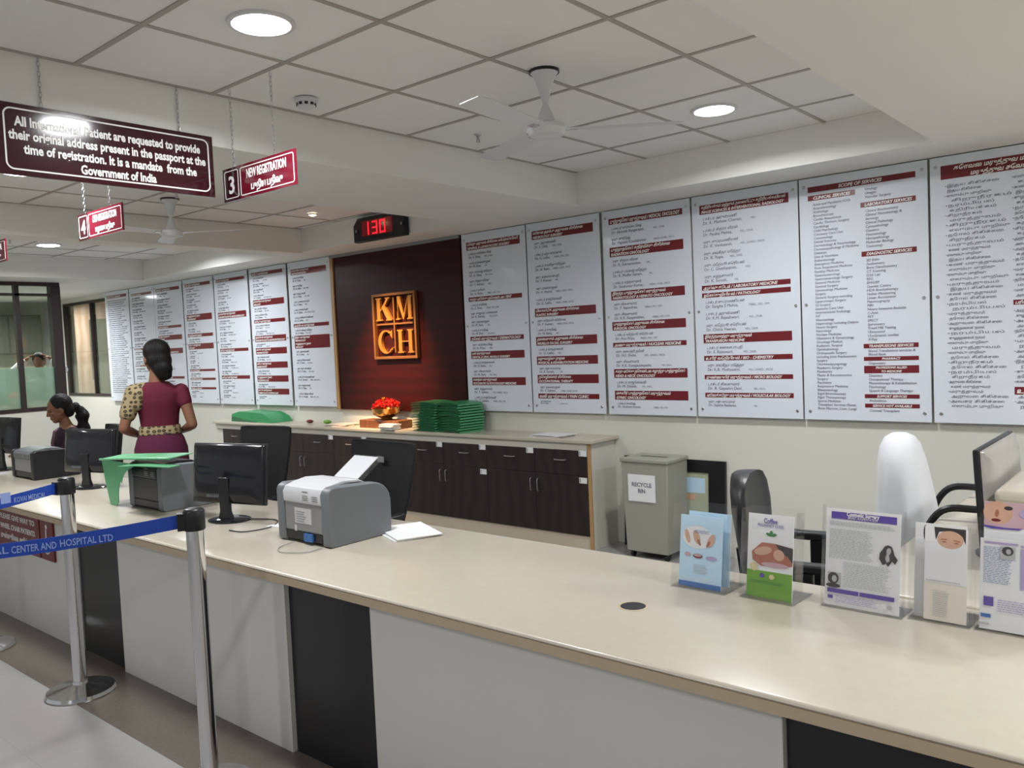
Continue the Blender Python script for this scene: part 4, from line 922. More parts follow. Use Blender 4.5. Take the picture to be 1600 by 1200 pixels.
# recycle bin
rb = thing('recycle_bin', 'beige metal recycle bin with a white paper sign', 'bin', (-3.1, 5.2, 0))
b0, b1, y0, y1 = -3.31, -2.93, 5.08, 5.36
b = MB(); b.loft([[(b0 + .02, y0, .05), (b1 - .02, y0, .05), (b1 - .02, y1, .05), (b0 + .02, y1, .05)], [(b0, y0 - .01, .70), (b1, y0 - .01, .70), (b1, y1, .70), (b0, y1, .70)]]); b.build('body', 'bin', rb, bevel=.006)
b = MB(); b.box(b0 - .008, b1 + .008, y0 - .02, y1 + .005, .7005, .728); b.build('lid', 'bin', rb, bevel=.006)
MB().box(b0 + .08, b1 - .08, y0 + .12, y0 + .155, .7282, .7292).build('slot', 'black', rb)
pl = MB().box(b0 + .055, b1 - .10, y0 - .0125, y0 - .0105, .42, .615).build('paper_sign', 'paper', rb)
text('sign_lettering', pl, 'ink', 'RECYCLE', ((b0 + b1) / 2 - .022, y0 - .014, .53), X, Z, .040, 'CENTER', bold=.0008); text('sign_lettering', pl, 'ink', 'BIN', ((b0 + b1) / 2 - .022, y0 - .014, .485), X, Z, .040, 'CENTER', bold=.0008)
for x in (b0 + .05, b1 - .05):
    for y in (y0 + .04, y1 - .04): MB().lathe([(0, -.010), (.025, -.010), (.025, .010), (0, .010)], mtx=Matrix.Translation((x, y, .025)) @ Matrix.Rotation(R(90), 4, 'Y'), seg=16).build('castor', 'black', rb)
# framed picture leaning on the wall
pf = thing('leaning_picture_frame', 'black framed picture leaning on the wall behind the recycle bin', 'picture frame', (-3.0, 5.40, 0))
m_ = Matrix.Translation((0, 5.385, 0)) @ Matrix.Rotation(R(-3.2), 4, 'X')
b = MB(); b.box(-3.50, -2.66, -.012, .012, .60, .69, m_); b.box(-3.50, -2.66, -.012, .012, 0.001, .09, m_); b.box(-3.50, -3.41, -.012, .012, .09, .60, m_); b.box(-2.79, -2.66, -.012, .012, .09, .60, m_); b.build('frame', 'black', pf)
MB().box(-3.41, -2.79, -.004, .004, .09, .60, m_).build('picture', 'pic_sage', pf)
MB().box(-3.35, -2.82, -.0052, -.0042, .45, .56, m_).build('picture_print', 'blue_pale', pf); MB().box(-3.2, -2.90, -.0052, -.0042, .40, .44, m_).build('picture_print', 'pic_skin', pf)

# ------------------------------------------------------------ chairs
def office_chair(x, y, rz, label, back_top=1.05, bw=.5, mat_='black_fabric', arms=True, cover=False, grp='black office chairs behind the counter', seat=.47, top_round=False, taper=.74, loop=False, bt=.05, arm_z=.67):
    """local +Y is the direction the sitter faces"""
    t = thing('office_chair', label, 'chair', (x, y, 0), rz, grp)
    MB().loft([[( a * .24 * math.cos(R(q)) * 1.0, .24 * a * math.sin(R(q)), z) for q in range(0, 360, 20)] for a, z in ((.9, seat - .06), (1, seat - .045), (1, seat - .01), (.92, seat))]).build('seat', mat_, t, world=False)
    rings = []
    zs = [seat + .06, seat + .12, (seat + back_top) / 2, back_top - .10, back_top - .03, back_top - .004, back_top]
    ws = [taper * .88, taper * .93, (taper + 1) / 2, .99, 1, .98, .90]
    if top_round: zs[3:] = [back_top - .14, back_top - .06, back_top - .015, back_top]; ws[3:] = [1, .90, .66, .40]
    for z, k in zip(zs, ws):
        wv = bw / 2 * k; yo = -.22 - .10 * (z - seat); r_ = []
        for q in range(0, 360, 15):
            c_, s_ = math.cos(R(q)), math.sin(R(q)); sg_ = lambda v, e: math.copysign(abs(v) ** e, v)
            r_.append((wv * sg_(c_, .5), yo + bt / 2 * sg_(s_, .8) + .04 * (abs(c_) ** 2), z))
        rings.append(r_)
    MB().loft(rings).build('backrest', mat_, t, world=False)
    b = MB(); b.tube([(0, -.05, seat - .07), (0, -.20, seat - .07), (0, -.27, seat + .02), (0, -.29, seat + .2)], .022, 8); b.build('back_support', 'black', t, world=False)
    b = MB(); b.tube([(0, 0, .10), (0, 0, seat - .06)], .028, 14); b.build('gas_column', 'chrome', t, world=False)
    st = MB()
    for k in range(5):
        a = R(72 * k + 18); st.tube([(0, 0, .10), (.30 * math.cos(a), .30 * math.sin(a), .065)], .022, 8, rr=[.026, .015])
    st = st.build('star_base', 'black', t, world=False)
    for k in range(5):
        a = R(72 * k + 18); c = (.30 * math.cos(a), .30 * math.sin(a), .030)
        MB().lathe([(0, -.02), (.03, -.02), (.03, .02), (0, .02)], mtx=Matrix.Translation(c) @ Matrix.Rotation(a, 4, 'Z') @ Matrix.Rotation(R(90), 4, 'X'), seg=16).build('castor', 'black', st, world=False)
    if arms:
        for s_ in (-1, 1):
            xx = s_ * .27
            if loop:
                pts_ = smooth_path([(xx * .85, .12, seat - .03), (xx, .02, seat + .05), (xx, -.14, seat + .10), (xx, -.19, seat + .18), (xx, -.12, arm_z), (xx, .02, arm_z + .012), (xx, .24, arm_z + .005)], 6)
                MB().tube(pts_, .016, 8).build('armrest', 'black', t, world=False)
            else:
                ar = MB().loft([[(xx - .03, yy, z), (xx + .03, yy, z), (xx + .03, yy, z + .035), (xx - .03, yy, z + .035)] for yy, z in ((-.15, arm_z - .03), (-.10, arm_z - .035), (.14, arm_z - .035), (.18, arm_z - .045))]).build('armrest', 'black_leather', t, bevel=.008, world=False)
                MB().box(xx - .025, xx + .025, -.05, .06, seat - .05, arm_z - .034).build('arm_post', 'black', ar, world=False, bevel=.006)
    return t
c1 = office_chair(-4.93, 2.97, R(180 + 8), 'black office chair behind the monitor left of the grey printer', 1.10, .50)
MB().box(-.03, .03, -.262, -.258, .98, 1.01).build('brand_tag', 'grey_mid', c1, world=False)
c2 = office_chair(-3.77, 2.97, R(180 - 4), 'black office chair with a small grey tag, behind the grey printer', 1.05, .62)
for c_, sc_ in ((c1, 1), (c2, 1)): pass
MB().box(-.03, .03, -.222, -.219, .93, .965).build('brand_tag', 'grey_mid', c2, world=False)
office_chair(-8.13, 3.34, R(172), 'black office chair of the seated person', .98, .44, arms=False)
office_chair(-1.29, 3.38, R(-80), 'black leather office chair between the leaflet holders and the wall', 1.0, .44, 'black_leather', bt=.075, arm_z=.70, top_round=True)
# white covered chair
cc = office_chair(-.83, 4.15, R(-80), 'office chair with a white cloth cover near the back wall', .96, .34, 'black_fabric', loop=True, grp=None, arm_z=.80, bt=.06, seat=.50)
rings = []
for z, k, bt in ((.42, 1.28, .20), (.55, 1.24, .175), (.70, 1.20, .155), (.82, 1.14, .14), (.92, 1.03, .125), (.99, .84, .105), (1.025, .58, .08), (1.042, .28, .045), (1.046, .05, .01)):
    r_ = []
    for q in range(0, 360, 6):
        c_, s_ = math.cos(R(q)), math.sin(R(q)); fold = 1 + (.035 * math.sin(q * .21) + .02 * math.sin(q * .47 + z * 6)) * max(0, (1.0 - z)) * 1.4
        r_.append(((.205 * k) * math.copysign(abs(c_) ** .75, c_) * fold, -.265 - .08 * (z - .5) + bt * .8 * math.copysign(abs(s_) ** .8, s_) * fold, z + .055))
    rings.append(r_)
cv = MB().loft(rings).build('cloth_cover', 'white_cloth', cc, world=False)

# ------------------------------------------------------------ leaflet holders
def holder(x0, x1, y, h_, label, lean=8, depth=.035, stand=True):
    """clear acrylic leaflet stand, origin on the counter; returns it with the leaned frame"""
    w_ = x1 - x0
    t = thing('leaflet_holder', label, 'leaflet holder', ((x0 + x1) / 2, y, CT), R(-1.5), 'acrylic leaflet holders on the counter')
    m_ = Matrix.Rotation(R(-lean), 4, 'X')
    MB().box(-w_ / 2, w_ / 2, depth, depth + .003, .004, h_, m_).build('back_plate', 'acrylic', t, world=False)
    MB().box(-w_ / 2, w_ / 2, 0, .003, .004, h_ * .86, m_).build('front_plate', 'acrylic', t, world=False)
    for s_ in (-1, 1): MB().box(s_ * w_ / 2 - .0015, s_ * w_ / 2 + .0015, .0032, depth - .0002, .004, h_ * .97, m_).build('side_plate', 'acrylic', t, world=False)
    MB().box(-w_ / 2, w_ / 2, -.005, depth + .09, 0, .003).build('foot_plate', 'acrylic', t, world=False)
    return t, m_, w_
class Leaf:
    def __init__(s, t, m_, label, w_, h_, ypos, m='paper', z0=.006, name='leaflet', cx=0):
        W0 = wm(t)
        s.t = thing(name, label, 'leaflet', W0.translation, 0); s.t.matrix_basis = W0; WM[s.t] = W0
        s.m_ = m_ @ Matrix.Translation((cx, ypos, z0)); s.w, s.h = w_, h_; s.k = 0
        MB().box(-w_ / 2, w_ / 2, 0, .003, 0, h_, s.m_).build('sheet', m, s.t, world=False)
    def rect(s, name, m, u0, u1, v0, v1):
        s.k += 1; e_ = .0004 + .00015 * s.k
        MB().box(-s.w / 2 + u0 * s.w, -s.w / 2 + u1 * s.w, -e_, -e_ + .0001, s.h * (1 - v1), s.h * (1 - v0), s.m_).build(name, m, s.t, world=False)
    def poly(s, name, m, pts):
        s.k += 1; e_ = .0004 + .00015 * s.k; b = MB(); q = [(-s.w / 2 + u * s.w, s.h * (1 - v)) for u, v in pts]
        b.prism(q, s.m_ @ Vector((0, -e_, 0)), s.m_.to_3x3() @ X, s.m_.to_3x3() @ Z, .0001); b.build(name, m, s.t, world=False)
    def ell(s, name, m, cu_, cv_, ru, rv, rot=0, n=20):
        c_, s_ = math.cos(R(rot)), math.sin(R(rot)); asp = s.w / s.h
        pts = []
        for k in range(n):
            a = 2 * math.pi * k / n; eu, ev = ru * math.cos(a), rv * math.sin(a)
            pts.append((cu_ + eu * c_ - ev * s_ / asp, cv_ + eu * asp * s_ + ev * c_))
        s.poly(name, m, pts)
    def lines(s, name, m, u0, u1, v0, v1, n, seed=1, th=.35):
        rr_ = random.Random(seed); s.k += 1; e_ = .0004 + .00015 * s.k; b = MB(); st_ = (v1 - v0) / n
        for i in range(n):
            uu = u0 + (u1 - u0) * rr_.uniform(.0, .02); q = u0
            ue = u0 + (u1 - u0) * rr_.uniform(.82, 1)
            while q < ue:
                wl = rr_.uniform(.02, .07); 
                b.box(-s.w / 2 + q * s.w, -s.w / 2 + min(q + wl, ue) * s.w, -e_, -e_ + .0001, s.h * (1 - v0 - (i + th) * st_), s.h * (1 - v0 - i * st_), s.m_); q += wl + .012
        b.build(name, m, s.t, world=False)
    def txt(s, m, body, u, v, size, fit=None, align='CENTER', bold=0):
        s.k += 1; W0 = wm(s.t) @ s.m_; p = W0 @ Vector((-s.w / 2 + u * s.w, -.0006 - .00015 * s.k, s.h * (1 - v)))
        text('print_lettering', s.t, m, body, p, W0.to_3x3() @ X, W0.to_3x3() @ Z, size, align, fit=fit, bold=bold, ext=.0001)

# 1: blue leaflet
t, m_, w_ = holder(-1.405, -1.205, 2.425, .285, 'clear acrylic holder with blue leaflets, leftmost in the row', depth=.06)
for k, (dx, dz, ly) in enumerate(((.012, .012, .045), (-.002, .0, .016))):
    l = Leaf(t, m_, ['pale blue leaflet at the back of the leftmost holder', 'pale blue leaflet with three pairs of hands, in the leftmost holder'][k], .155, .235 if k else .235, ly, 'blue_pale', z0=.006 + dz, cx=dx)
    if k:
        l.rect('print_band', 'blue_print', 0, 1, .93, 1.0); l.ell('print_shape', 'paper', .42, .30, .36, .16)
        l.ell('printed_hand', 'pic_skin', .18, .30, .055, .10, -18); l.ell('printed_hand', 'pic_skin', .40, .30, .075, .10, -22); l.ell('printed_hand', 'pic_skin', .74, .33, .075, .10, 25)
        l.ell('printed_hand', 'pic_brown', .46, .37, .03, .05, -30); l.ell('printed_hand', 'pic_brown', .68, .38, .03, .05, 30)
        l.ell('printed_dish', 'pic_pink', .20, .55, .075, .03); l.ell('printed_dish', 'maroon', .44, .56, .115, .032); l.ell('printed_dish', 'pic_pink', .44, .55, .095, .020); l.ell('printed_dish', 'violet_pale', .76, .57, .13, .028)
        l.lines('print_lines', 'pic_grey', .35, .70, .68, .82, 6, 4); l.lines('print_lines', 'paper', .08, .9, .86, .92, 3, 5)
        l.lines('print_lines', 'blue_print', .35, .7, .20, .25, 3, 8)
# 2: food leaflet
t, m_, w_ = holder(-1.165, -.985, 2.435, .29, 'clear acrylic holder with the green based leaflet, second from the left', depth=.06)
l = Leaf(t, m_, 'white and green leaflet with a reddish brown photo of a mother and baby', .150, .262, .030, 'paper', z0=.004, cx=-.005)
l.rect('print_band', 'green_print', 0, 1, .68, 1.0); l.ell('printed_leaf', 'pic_leaf', .47, .24, .07, .018, 20); l.ell('printed_leaf', 'pic_leaf', .58, .24, .06, .018, -20); l.ell('printed_leaf', 'pic_leaf', .52, .215, .035, .025)
l.poly('printed_photo', 'pic_brown', [(.10, .46), (.32, .34), (.62, .34), (1.0, .37), (1.0, .58), (.74, .62), (.30, .62), (.12, .56)])
l.poly('printed_photo', 'pic_dark', [(.62, .345), (1.0, .37), (1.0, .55), (.90, .48), (.72, .42)])
l.ell('printed_face', 'pic_skin', .70, .47, .12, .065, 20); l.ell('printed_arm', 'pic_skin', .35, .44, .20, .05, -14); l.ell('printed_blanket', 'pic_pink', .62, .595, .30, .03)
l.ell('printed_shape', 'pic_cream', .16, .64, .09, .05, 25); l.ell('printed_dot', 'purple', .34, .735, .05, .028); l.ell('printed_dot', 'pic_cream', .56, .74, .06, .03)
l.txt('purple', 'Coffee', .50, .105, .022, .045, bold=.0004); l.txt('purple', 'PREGNANCY GUIDE', .50, .15, .014, .085); l.lines('print_lines', 'pic_leaf', .08, .9, .80, .84, 2, 9)
# 3: A4 cosmetic surgery
t, m_, w_ = holder(-.925, -.690, 2.485, .315, 'clear acrylic A4 stand with the purple headed notice', depth=.02)
l = Leaf(t, m_, 'white notice headed cosmetic surgery in a purple band', .215, .290, .006, 'paper', z0=.006, name='notice_sheet')
l.rect('print_band', 'purple', .07, .95, .03, .105); l.txt('white_ink', 'Cosmetic Surgery', .50, .065, .016, .095, bold=.0005); l.txt('white_ink', 'BREAST AUGMENTATION', .50, .095, .011, .085)
l.lines('print_lines', 'pic_grey', .05, .93, .13, .18, 4, 11); l.lines('print_lines', 'pic_grey', .05, .66, .21, .52, 20, 12); l.lines('print_lines', 'pic_grey', .25, .90, .54, .80, 16, 13)
l.poly('printed_hair', 'pic_dark', [(.80, .33), (.84, .315), (.89, .325), (.91, .36), (.93, .41), (.97, .45), (.94, .50), (.90, .47), (.85, .53), (.82, .50), (.78, .52), (.73, .46), (.74, .40), (.77, .37)]); l.ell('printed_face', 'pic_grey', .855, .375, .030, .034, 10); l.poly('printed_neck', 'pic_grey', [(.83, .40), (.86, .41), (.87, .47), (.83, .49), (.81, .45)])
l.rect('printed_portrait', 'pic_grey', .04, .22, .66, .81); l.ell('printed_portrait', 'pic_dark', .12, .72, .075, .06); l.ell('printed_portrait', 'pic_grey', .135, .725, .035, .035); l.ell('printed_portrait', 'pic_dark', .12, .795, .10, .022)
l.rect('print_band', 'purple', .04, .47, .825, .868); l.rect('print_band', 'purple', .485, .94, .825, .868); l.rect('print_mark', 'purple', .05, .12, .895, .93); l.lines('print_lines', 'violet_pale', .16, .80, .89, .97, 5, 15); l.ell('print_mark', 'pic_grey', .88, .93, .035, .022)
# 4: tri-fold with face
t, m_, w_ = holder(-.680, -.520, 2.50, .265, 'clear acrylic holder with pale leaflets showing the top of a face', depth=.05)
l = Leaf(t, m_, 'pale leaflet with a face photo, behind in the fourth holder', .135, .268, .034, 'paper', z0=.006, cx=-.006)
l.ell('printed_hair', 'pic_dark', .20, .10, .035, .08)
l = Leaf(t, m_, 'pale leaflet with the top of a dark haired face, front of the fourth holder', .110, .262, .010, 'paper_warm', z0=.006, cx=.014)
l.rect('print_ground', 'paper', 0.001, .999, .0, .60)
l.poly('printed_hair', 'pic_dark', [(.22, .0), (.96, .0), (.96, .16), (.88, .08), (.60, .03), (.34, .05), (.26, .14)]); l.ell('printed_face', 'pic_skin', .60, .125, .31, .095); l.ell('printed_brow', 'pic_brown', .45, .125, .09, .006, -6); l.ell('printed_brow', 'pic_brown', .76, .13, .09, .006, 6); l.ell('printed_eye', 'pic_brown', .46, .15, .05, .008); l.ell('printed_eye', 'pic_brown', .75, .155, .05, .008)
l.lines('print_lines', 'pic_grey', .05, .9, .57, .60, 1, 21); l.lines('print_lines', 'pic_grey', .22, .60, .68, .96, 14, 22)
# 5: tall violet poster leaflet
t, m_, w_ = holder(-.510, -.290, 2.50, .315, 'clear acrylic A4 stand with the violet face poster, cut by the right edge', depth=.05)
l = Leaf(t, m_, 'violet printed poster with a face at the top, at the right edge of the photo', .21, .345, .030, 'paper', z0=.006, name='poster_sheet', cx=.008)
l.poly('print_ground', 'pic_pink', [(0, 0), (1, 0), (1, .17), (.55, .195), (.25, .20), (0, .19)]); l.ell('printed_face', 'pic_skin', .16, .085, .17, .09); l.ell('printed_eye', 'pic_dark', .28, .045, .05, .016); l.ell('printed_lips', 'maroon', .14, .145, .055, .012); l.ell('printed_nose', 'pic_brown', .15, .09, .022, .03, 5)
l.ell('print_oval', 'violet_pale', .80, .08, .40, .07); l.poly('print_band', 'purple', [(0, .19), (.25, .20), (.45, .195), (.4, .21), (.1, .215), (0, .205)])
l = Leaf(t, m_, 'white leaflet with violet columns, in front of the face poster', .20, .245, .008, 'paper', z0=.006, cx=.0)
l.rect('print_band', 'violet_pale', .05, .45, .03, .055); l.rect('print_band', 'violet_pale', .48, .98, .04, .065); l.rect('print_ground', 'violet_pale', .48, 1, .08, .52)
l.lines('print_lines', 'blue_print', .04, .40, .09, .50, 22, 31, th=.25); l.rect('printed_portrait', 'pic_grey', .24, .42, .07, .21); l.ell('printed_portrait', 'pic_dark', .33, .12, .07, .05); l.ell('printed_portrait', 'pic_grey', .34, .125, .03, .03); l.ell('printed_portrait', 'pic_dark', .86, .26, .06, .05)
l.rect('print_mark', 'purple', .05, .17, .64, .74); l.lines('print_lines', 'violet_pale', .22, .95, .66, .80, 6, 33); l.rect('print_mark', 'blue_print', .02, .14, .83, .87); l.rect('print_mark', 'pic_grey', .0, .12, .93, .95)

# ------------------------------------------------------------ people
def cap(b, p0, p1, r0, r1, seg=14):
    p0, p1 = Vector(p0), Vector(p1); d = p1 - p0; L = d.length
    m_ = Matrix.Translation(p0) @ d.to_track_quat('Z', 'Y').to_matrix().to_4x4()
    pr = [(0, -r0)] + [(r0 * math.cos(R(a)), r0 * math.sin(R(a))) for a in (-60, -30, 0)] + [(r1 * math.cos(R(a)), L + r1 * math.sin(R(a))) for a in (0, 30, 60)] + [(0, L + r1)]
    b.lathe(pr, seg=seg, mtx=m_); return b
def ellrings(b, rows, seg=28, pw=.85):
    rings = []
    for z, rx, ry, cx, cy in rows:
        rings.append([(cx + rx * math.copysign(abs(math.cos(R(q))) ** pw, math.cos(R(q))), cy + ry * math.copysign(abs(math.sin(R(q))) ** pw, math.sin(R(q))), z) for q in [360 * k / seg for k in range(seg)]])
    b.loft(rings); return b
def hand(b, wrist, dirv, palm_n, side, curl=30):
    """palm + five fingers; dirv along the hand, palm_n out of the palm, side=+1 thumb towards dir x palm_n"""
    w_ = Vector(wrist); d = Vector(dirv).normalized(); n = Vector(palm_n); n = (n - d * n.dot(d)).normalized(); a = d.cross(n) * side
    for k in (-1, 0, 1): cap(b, w_ + d * .01 + a * k * .016, w_ + d * .075 + a * k * .023, .014, .0125, 10)
    for k, L in enumerate((.068, .078, .072, .056)):
        base = w_ + d * .085 + a * (.033 - k * .0215); ang = R(curl * (.7 + .12 * k)); p = base; dd = d
        for j, fr_ in enumerate((.45, .32, .23)):
            c_, s_ = math.cos(ang * (j + 1) * .6), math.sin(ang * (j + 1) * .6); dd = d * c_ + n * s_
            q = p + dd * L * fr_; cap(b, p, q, .0085 - .0008 * j, .0078 - .0008 * j, 8); p = q
    base = w_ + d * .025 + a * .028; q = base + (d * .6 + a * .75 + n * .25).normalized() * .038; r_ = q + (d * .85 + a * .35 + n * .4).normalized() * .03
    cap(b, base, q, .012, .010, 8); cap(b, q, r_, .0095, .008, 8)
def remesh(o, v, sm=6, fac=.5):
    m = o.modifiers.new('remesh', 'REMESH'); m.mode = 'VOXEL'; m.voxel_size = v; m.use_smooth_shade = True
    s_ = o.modifiers.new('smooth', 'SMOOTH'); s_.factor = fac; s_.iterations = sm
def head(b, c, mt):
    """head with face pointing +Y before mt; c = centre"""
    T_ = Matrix.Translation(c) @ mt
    b.sphere((0, 0, 0), (.070, .088, .098), 24, None) if False else None
    def S(p, r_, rot=None): b.lathe([(math.sin(math.pi * i / 9), -math.cos(math.pi * i / 9)) for i in range(10)], seg=18, mtx=T_ @ Matrix.Translation(p) @ (rot or Matrix.Identity(4)) @ Matrix.Diagonal((*((r_,) * 3 if not hasattr(r_, '__len__') else r_), 1)))
    S((0, -.010, .025), (.072, .090, .088)); S((0, .018, -.030), (.058, .064, .075)); S((0, .050, -.082), (.026, .026, .022))
    S((0, .083, -.012), (.010, .016, .022), Matrix.Rotation(R(-18), 4, 'X')); S((0, .094, -.026), (.014, .013, .010)); S((0, .075, -.055), (.022, .012, .006)); S((0, .073, -.064), (.018, .012, .006))
    S((0, .076, .020), (.042, .014, .008)); S((-.036, .058, -.020), (.020, .018, .02)); S((.036, .058, -.020), (.020, .018, .02))
    for s_ in (-1, 1):
        S((s_ * .073, -.008, -.012), (.008, .017, .030), Matrix.Rotation(R(-10), 4, 'X')); S((s_ * .070, -.002, -.038), (.007, .010, .010))
    return T_

# standing person, seen from behind
wn = thing('person', 'standing person in maroon top and plum skirt seen from behind', 'person', (-6.00, 2.99, 0), R(56))
hm = Matrix.Rotation(R(28), 4, 'Z') @ Matrix.Rotation(R(-4), 4, 'X') @ Matrix.Scale(1.13, 4)
b = MB()
ellrings(b, [(.84, .15, .11, 0, 0), (.95, .155, .115, 0, 0), (1.06, .118, .088, 0, .01), (1.18, .128, .095, 0, .01), (1.28, .150, .098, 0, 0), (1.36, .155, .082, 0, -.01), (1.395, .11, .065, 0, -.012), (1.42, .058, .052, 0, -.008), (1.50, .046, .048, 0, 0), (1.54, .04, .04, 0, .01)])
for s_ in (-1, 1):
    sh_ = Vector((s_ * .165, -.01, 1.355)); el = Vector((s_ * .235, -.075, 1.095)); wr = Vector((s_ * .14, .13, 1.04)) if s_ > 0 else Vector((s_ * .16, .15, 1.02))
    cap(b, sh_, el, .047, .036); cap(b, el, el.lerp(wr, .35), .036, .036); cap(b, el.lerp(wr, .35), wr, .036, .024)
    dv = (Vector((0, .22, 1.03)) - wr); hand(b, wr, dv, (0, .0, -1) if s_ > 0 else (0, -.3, -1), -s_, 35)
    cap(b, (s_ * .08, 0, .86), (s_ * .085, .01, .48), .078, .052); cap(b, (s_ * .085, .01, .48), (s_ * .09, -.02, .09), .050, .033); cap(b, (s_ * .09, -.02, .06), (s_ * .095, .11, .035), .034, .028)
HT = head(b, (0, .015, 1.600), hm)
body = b.build('body', 'skin', wn, world=False); remesh(body, .0065)
b = MB()
def SS(b, T_, p, r_, seg=22): b.lathe([(math.sin(math.pi * i / 11), -math.cos(math.pi * i / 11)) for i in range(12)], seg=seg, mtx=T_ @ Matrix.Translation(p) @ Matrix.Diagonal((*r_, 1)))
SS(b, HT, (0, -.026, .040), (.086, .092, .088)); SS(b, HT, (0, -.058, -.020), (.080, .064, .078)); SS(b, HT, (0.006, -.086, -.078), (.064, .046, .062)); SS(b, HT, (.014, -.085, -.120), (.050, .040, .036))
hr = b.build('hair', 'hair', wn, world=False); remesh(hr, .008, 14)
b = MB()
for s_ in (-1, 1): SS(b, HT, (s_ * .030, .066, .004), (.013, .010, .008), 12)
b.build('eyes', 'eye', wn, world=False)
b = MB(); SS(b, HT, (-.083, .002, -.045), (.005, .006, .007), 10); SS(b, HT, (.083, .002, -.045), (.005, .006, .007), 10); b.build('earring', 'gold', wn, world=False)
b = MB()
ellrings(b, [(1.04, .138, .104, 0, .006), (1.10, .132, .100, 0, .008), (1.18, .140, .106, 0, .008), (1.28, .163, .110, 0, 0), (1.345, .168, .095, 0, -.01), (1.385, .128, .080, 0, -.015), (1.425, .078, .066, 0, -.012)])
for s_ in (-1, 1): sh_ = Vector((s_ * .163, -.01, 1.348)); el = Vector((s_ * .235, -.075, 1.095)); cap(b, sh_, sh_.lerp(el, .33), .058, .053)
bl = b.build('blouse', 'maroon_cloth', wn, world=False); remesh(bl, .009, 4)
b = MB(); sh_ = Vector((-.160, -.012, 1.352)); el = Vector((-.235, -.075, 1.095)); cap(b, sh_, sh_.lerp(el, .60), .066, .060); cap(b, (-.09, -.02, 1.375), sh_, .054, .064); cap(b, (-.135, -.075, 1.26), (-.120, -.06, 1.34), .042, .05)
pl_ = b.build('printed_shawl', 'print_cloth', wn, world=False); remesh(pl_, .009, 5)
b = MB(); ellrings(b, [(1.035, .146, .112, 0, .004), (1.04, .149, .115, 0, .004), (1.095, .143, .110, 0, .006), (1.10, .139, .106, 0, .006)]); b.build('printed_waistband', 'print_cloth', wn, world=False)
rings = []
for z, rx, ry in ((1.045, .143, .108), (1.0, .165, .125), (.93, .185, .145), (.80, .19, .155), (.5, .185, .16), (.2, .19, .17), (.03, .20, .18)):
    fd = (1.05 - z) * .035
    rings.append([(rx * math.cos(R(q)) * (1 + fd * math.sin(q * .28)), ry * math.sin(R(q)) * (1 + fd * math.sin(q * .28)), z) for q in range(0, 360, 5)])
b = MB().loft(rings); b.build('skirt', 'plum_cloth', wn, world=False)

# seated person in profile
ws = thing('person', 'seated person in a dark purple top in profile with a long ponytail', 'person', (-8.16, 3.22, 0), R(172))
hm = Matrix.Rotation(R(-8), 4, 'Z') @ Matrix.Rotation(R(-14), 4, 'X') @ Matrix.Scale(1.12, 4)
b = MB(); z0 = .47
ellrings(b, [(z0 - .01, .17, .13, 0, 0), (z0 + .10, .165, .12, 0, 0), (z0 + .20, .125, .095, 0, .02), (z0 + .33, .135, .10, 0, .035), (z0 + .42, .150, .10, 0, .04), (z0 + .49, .152, .080, 0, .035), (z0 + .525, .105, .064, 0, .035), (z0 + .55, .055, .05, 0, .04), (z0 + .60, .045, .046, 0, .06), (z0 + .63, .04, .04, 0, .07)])
for s_ in (-1, 1):
    sh_ = Vector((s_ * .16, .035, z0 + .485)); el = Vector((s_ * .22, .13, z0 + .24)); wr = Vector((s_ * .13, .36, z0 + .335))
    cap(b, sh_, el, .045, .036); cap(b, el, el.lerp(wr, .35), .036, .035); cap(b, el.lerp(wr, .35), wr, .035, .023)
    hand(b, wr, (-s_ * .25, 1, -.1), (0, 0, -1), -s_, 30)
    cap(b, (s_ * .09, .02, z0 + .06), (s_ * .10, .40, z0 + .05), .082, .056); cap(b, (s_ * .10, .41, z0 + .04), (s_ * .10, .38, .09), .052, .034); cap(b, (s_ * .10, .38, .06), (s_ * .105, .50, .035), .034, .028)
HT = head(b, (0, .095, z0 + .695), hm)
body = b.build('body', 'skin', ws, world=False); remesh(body, .0065)
b = MB(); SS(b, HT, (0, -.026, .040), (.083, .090, .088)); SS(b, HT, (0, -.060, -.015), (.070, .055, .072)); hr = b.build('hair', 'hair', ws, world=False); remesh(hr, .008, 4)
b = MB(); pts_ = smooth_path([(0, -.02, z0 + .72), (.01, -.09, z0 + .66), (.0, -.10, z0 + .56), (.015, -.10, z0 + .45), (-.01, -.09, z0 + .34), (.01, -.085, z0 + .24)], 5)
b.tube(pts_, .03, 14, rr=[.038 + .010 * math.sin(i * 1.1) + (.016 if 3 < i < 18 else 0) - (.02 * max(0, i - 20) / 6) for i in range(len(pts_))]); b.build('ponytail', 'hair', ws, world=False)
b = MB()
for s_ in (-1, 1): SS(b, HT, (s_ * .030, .066, .004), (.013, .010, .008), 12)
b.build('eyes', 'eye', ws, world=False)
b = MB(); ellrings(b, [(z0 + .12, .155, .118, 0, .008), (z0 + .20, .138, .108, 0, .02), (z0 + .33, .146, .112, 0, .035), (z0 + .42, .163, .112, 0, .04), (z0 + .478, .165, .094, 0, .035), (z0 + .512, .12, .078, 0, .032), (z0 + .532, .072, .062, 0, .035)])
for s_ in (-1, 1): sh_ = Vector((s_ * .158, .035, z0 + .48)); el = Vector((s_ * .22, .13, z0 + .24)); cap(b, sh_, sh_.lerp(el, .7), .056, .05)
bl = b.build('blouse', 'dark_cloth', ws, world=False); remesh(bl, .009, 4)
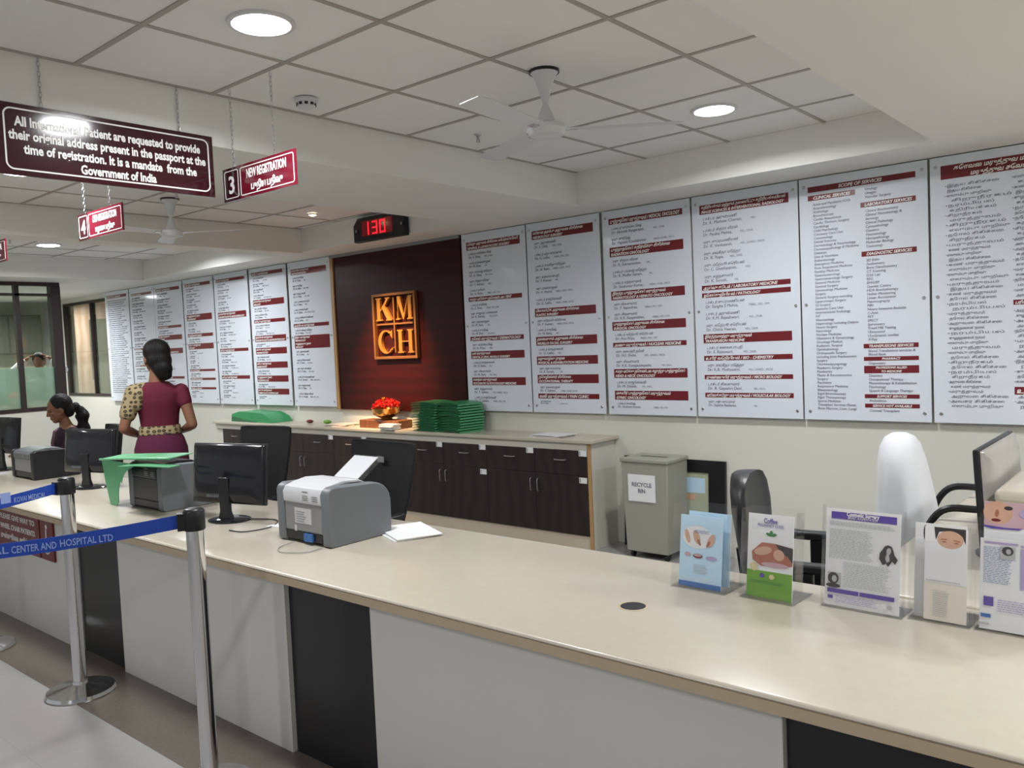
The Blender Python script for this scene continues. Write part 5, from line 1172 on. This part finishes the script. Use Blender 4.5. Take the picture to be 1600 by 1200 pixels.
b = MB(); b.loft([[(x - .05, y, z), (x + .05, y, z), (x + .05, y + .012, z + .004), (x - .05, y + .012, z + .004)] for x, y, z in ((.05, -.10, z0 + .30), (.06, -.09, z0 + .42), (.075, -.05, z0 + .53), (.075, .02, z0 + .545), (.06, .12, z0 + .49), (.03, .155, z0 + .38), (.0, .15, z0 + .25), (-.02, .13, z0 + .14))]); b.build('saree_drape', 'mauve_cloth', ws, world=False)
b = MB(); 
for s_ in (-1, 1): cap(b, (s_ * .09, .02, z0 + .06), (s_ * .10, .42, z0 + .05), .098, .080); cap(b, (s_ * .10, .42, z0 + .04), (s_ * .10, .40, .12), .078, .085)
cap(b, (-.09, .02, z0 + .06), (.09, .02, z0 + .06), .11, .11); cap(b, (0, .2, z0 + .05), (0, .42, z0 + .04), .08, .08); sk = b.build('skirt', 'plum_cloth', ws, world=False); remesh(sk, .012, 5)

# blurred figure in white behind the glass partition
wg = thing('person', 'distant person in white with raised arms behind the glass partition', 'person', (-12.2, 4.46, 0), R(-125))
b = MB(); ellrings(b, [(.9, .16, .12, 0, 0), (1.05, .13, .10, 0, 0), (1.25, .16, .11, 0, 0), (1.38, .15, .09, 0, 0), (1.43, .06, .055, 0, 0), (1.52, .048, .05, 0, .01)])
for s_ in (-1, 1):
    cap(b, (s_ * .17, 0, 1.37), (s_ * .30, .06, 1.50), .048, .04); cap(b, (s_ * .30, .06, 1.50), (s_ * .15, .03, 1.66), .038, .026); hand(b, (s_ * .15, .03, 1.66), (-s_ * .8, 0, .5), (0, 0, -1), -s_)
    cap(b, (s_ * .09, 0, .9), (s_ * .09, 0, .48), .08, .055); cap(b, (s_ * .09, 0, .48), (s_ * .09, 0, .08), .052, .036); cap(b, (s_ * .09, -.02, .05), (s_ * .095, .12, .035), .034, .028)
HT = head(b, (0, .02, 1.62), Matrix.Rotation(R(-20), 4, 'X')); body = b.build('body', 'skin', wg, world=False); remesh(body, .009)
b = MB(); SS(b, HT, (0, -.024, .038), (.082, .090, .088)); SS(b, HT, (0, -.05, -.02), (.070, .055, .07)); b.build('hair', 'hair', wg, world=False)
b = MB(); ellrings(b, [(.55, .22, .17, 0, 0), (.9, .185, .145, 0, 0), (1.05, .155, .125, 0, 0), (1.25, .18, .13, 0, 0), (1.36, .175, .11, 0, 0), (1.41, .08, .07, 0, 0)])
for s_ in (-1, 1): cap(b, (s_ * .165, 0, 1.36), (s_ * .30, .06, 1.50), .066, .062); cap(b, (s_ * .30, .06, 1.50), (s_ * .19, .038, 1.62), .060, .05)
ct = b.build('white_coat', 'white_cloth', wg, world=False); remesh(ct, .01, 4)

flush_text()
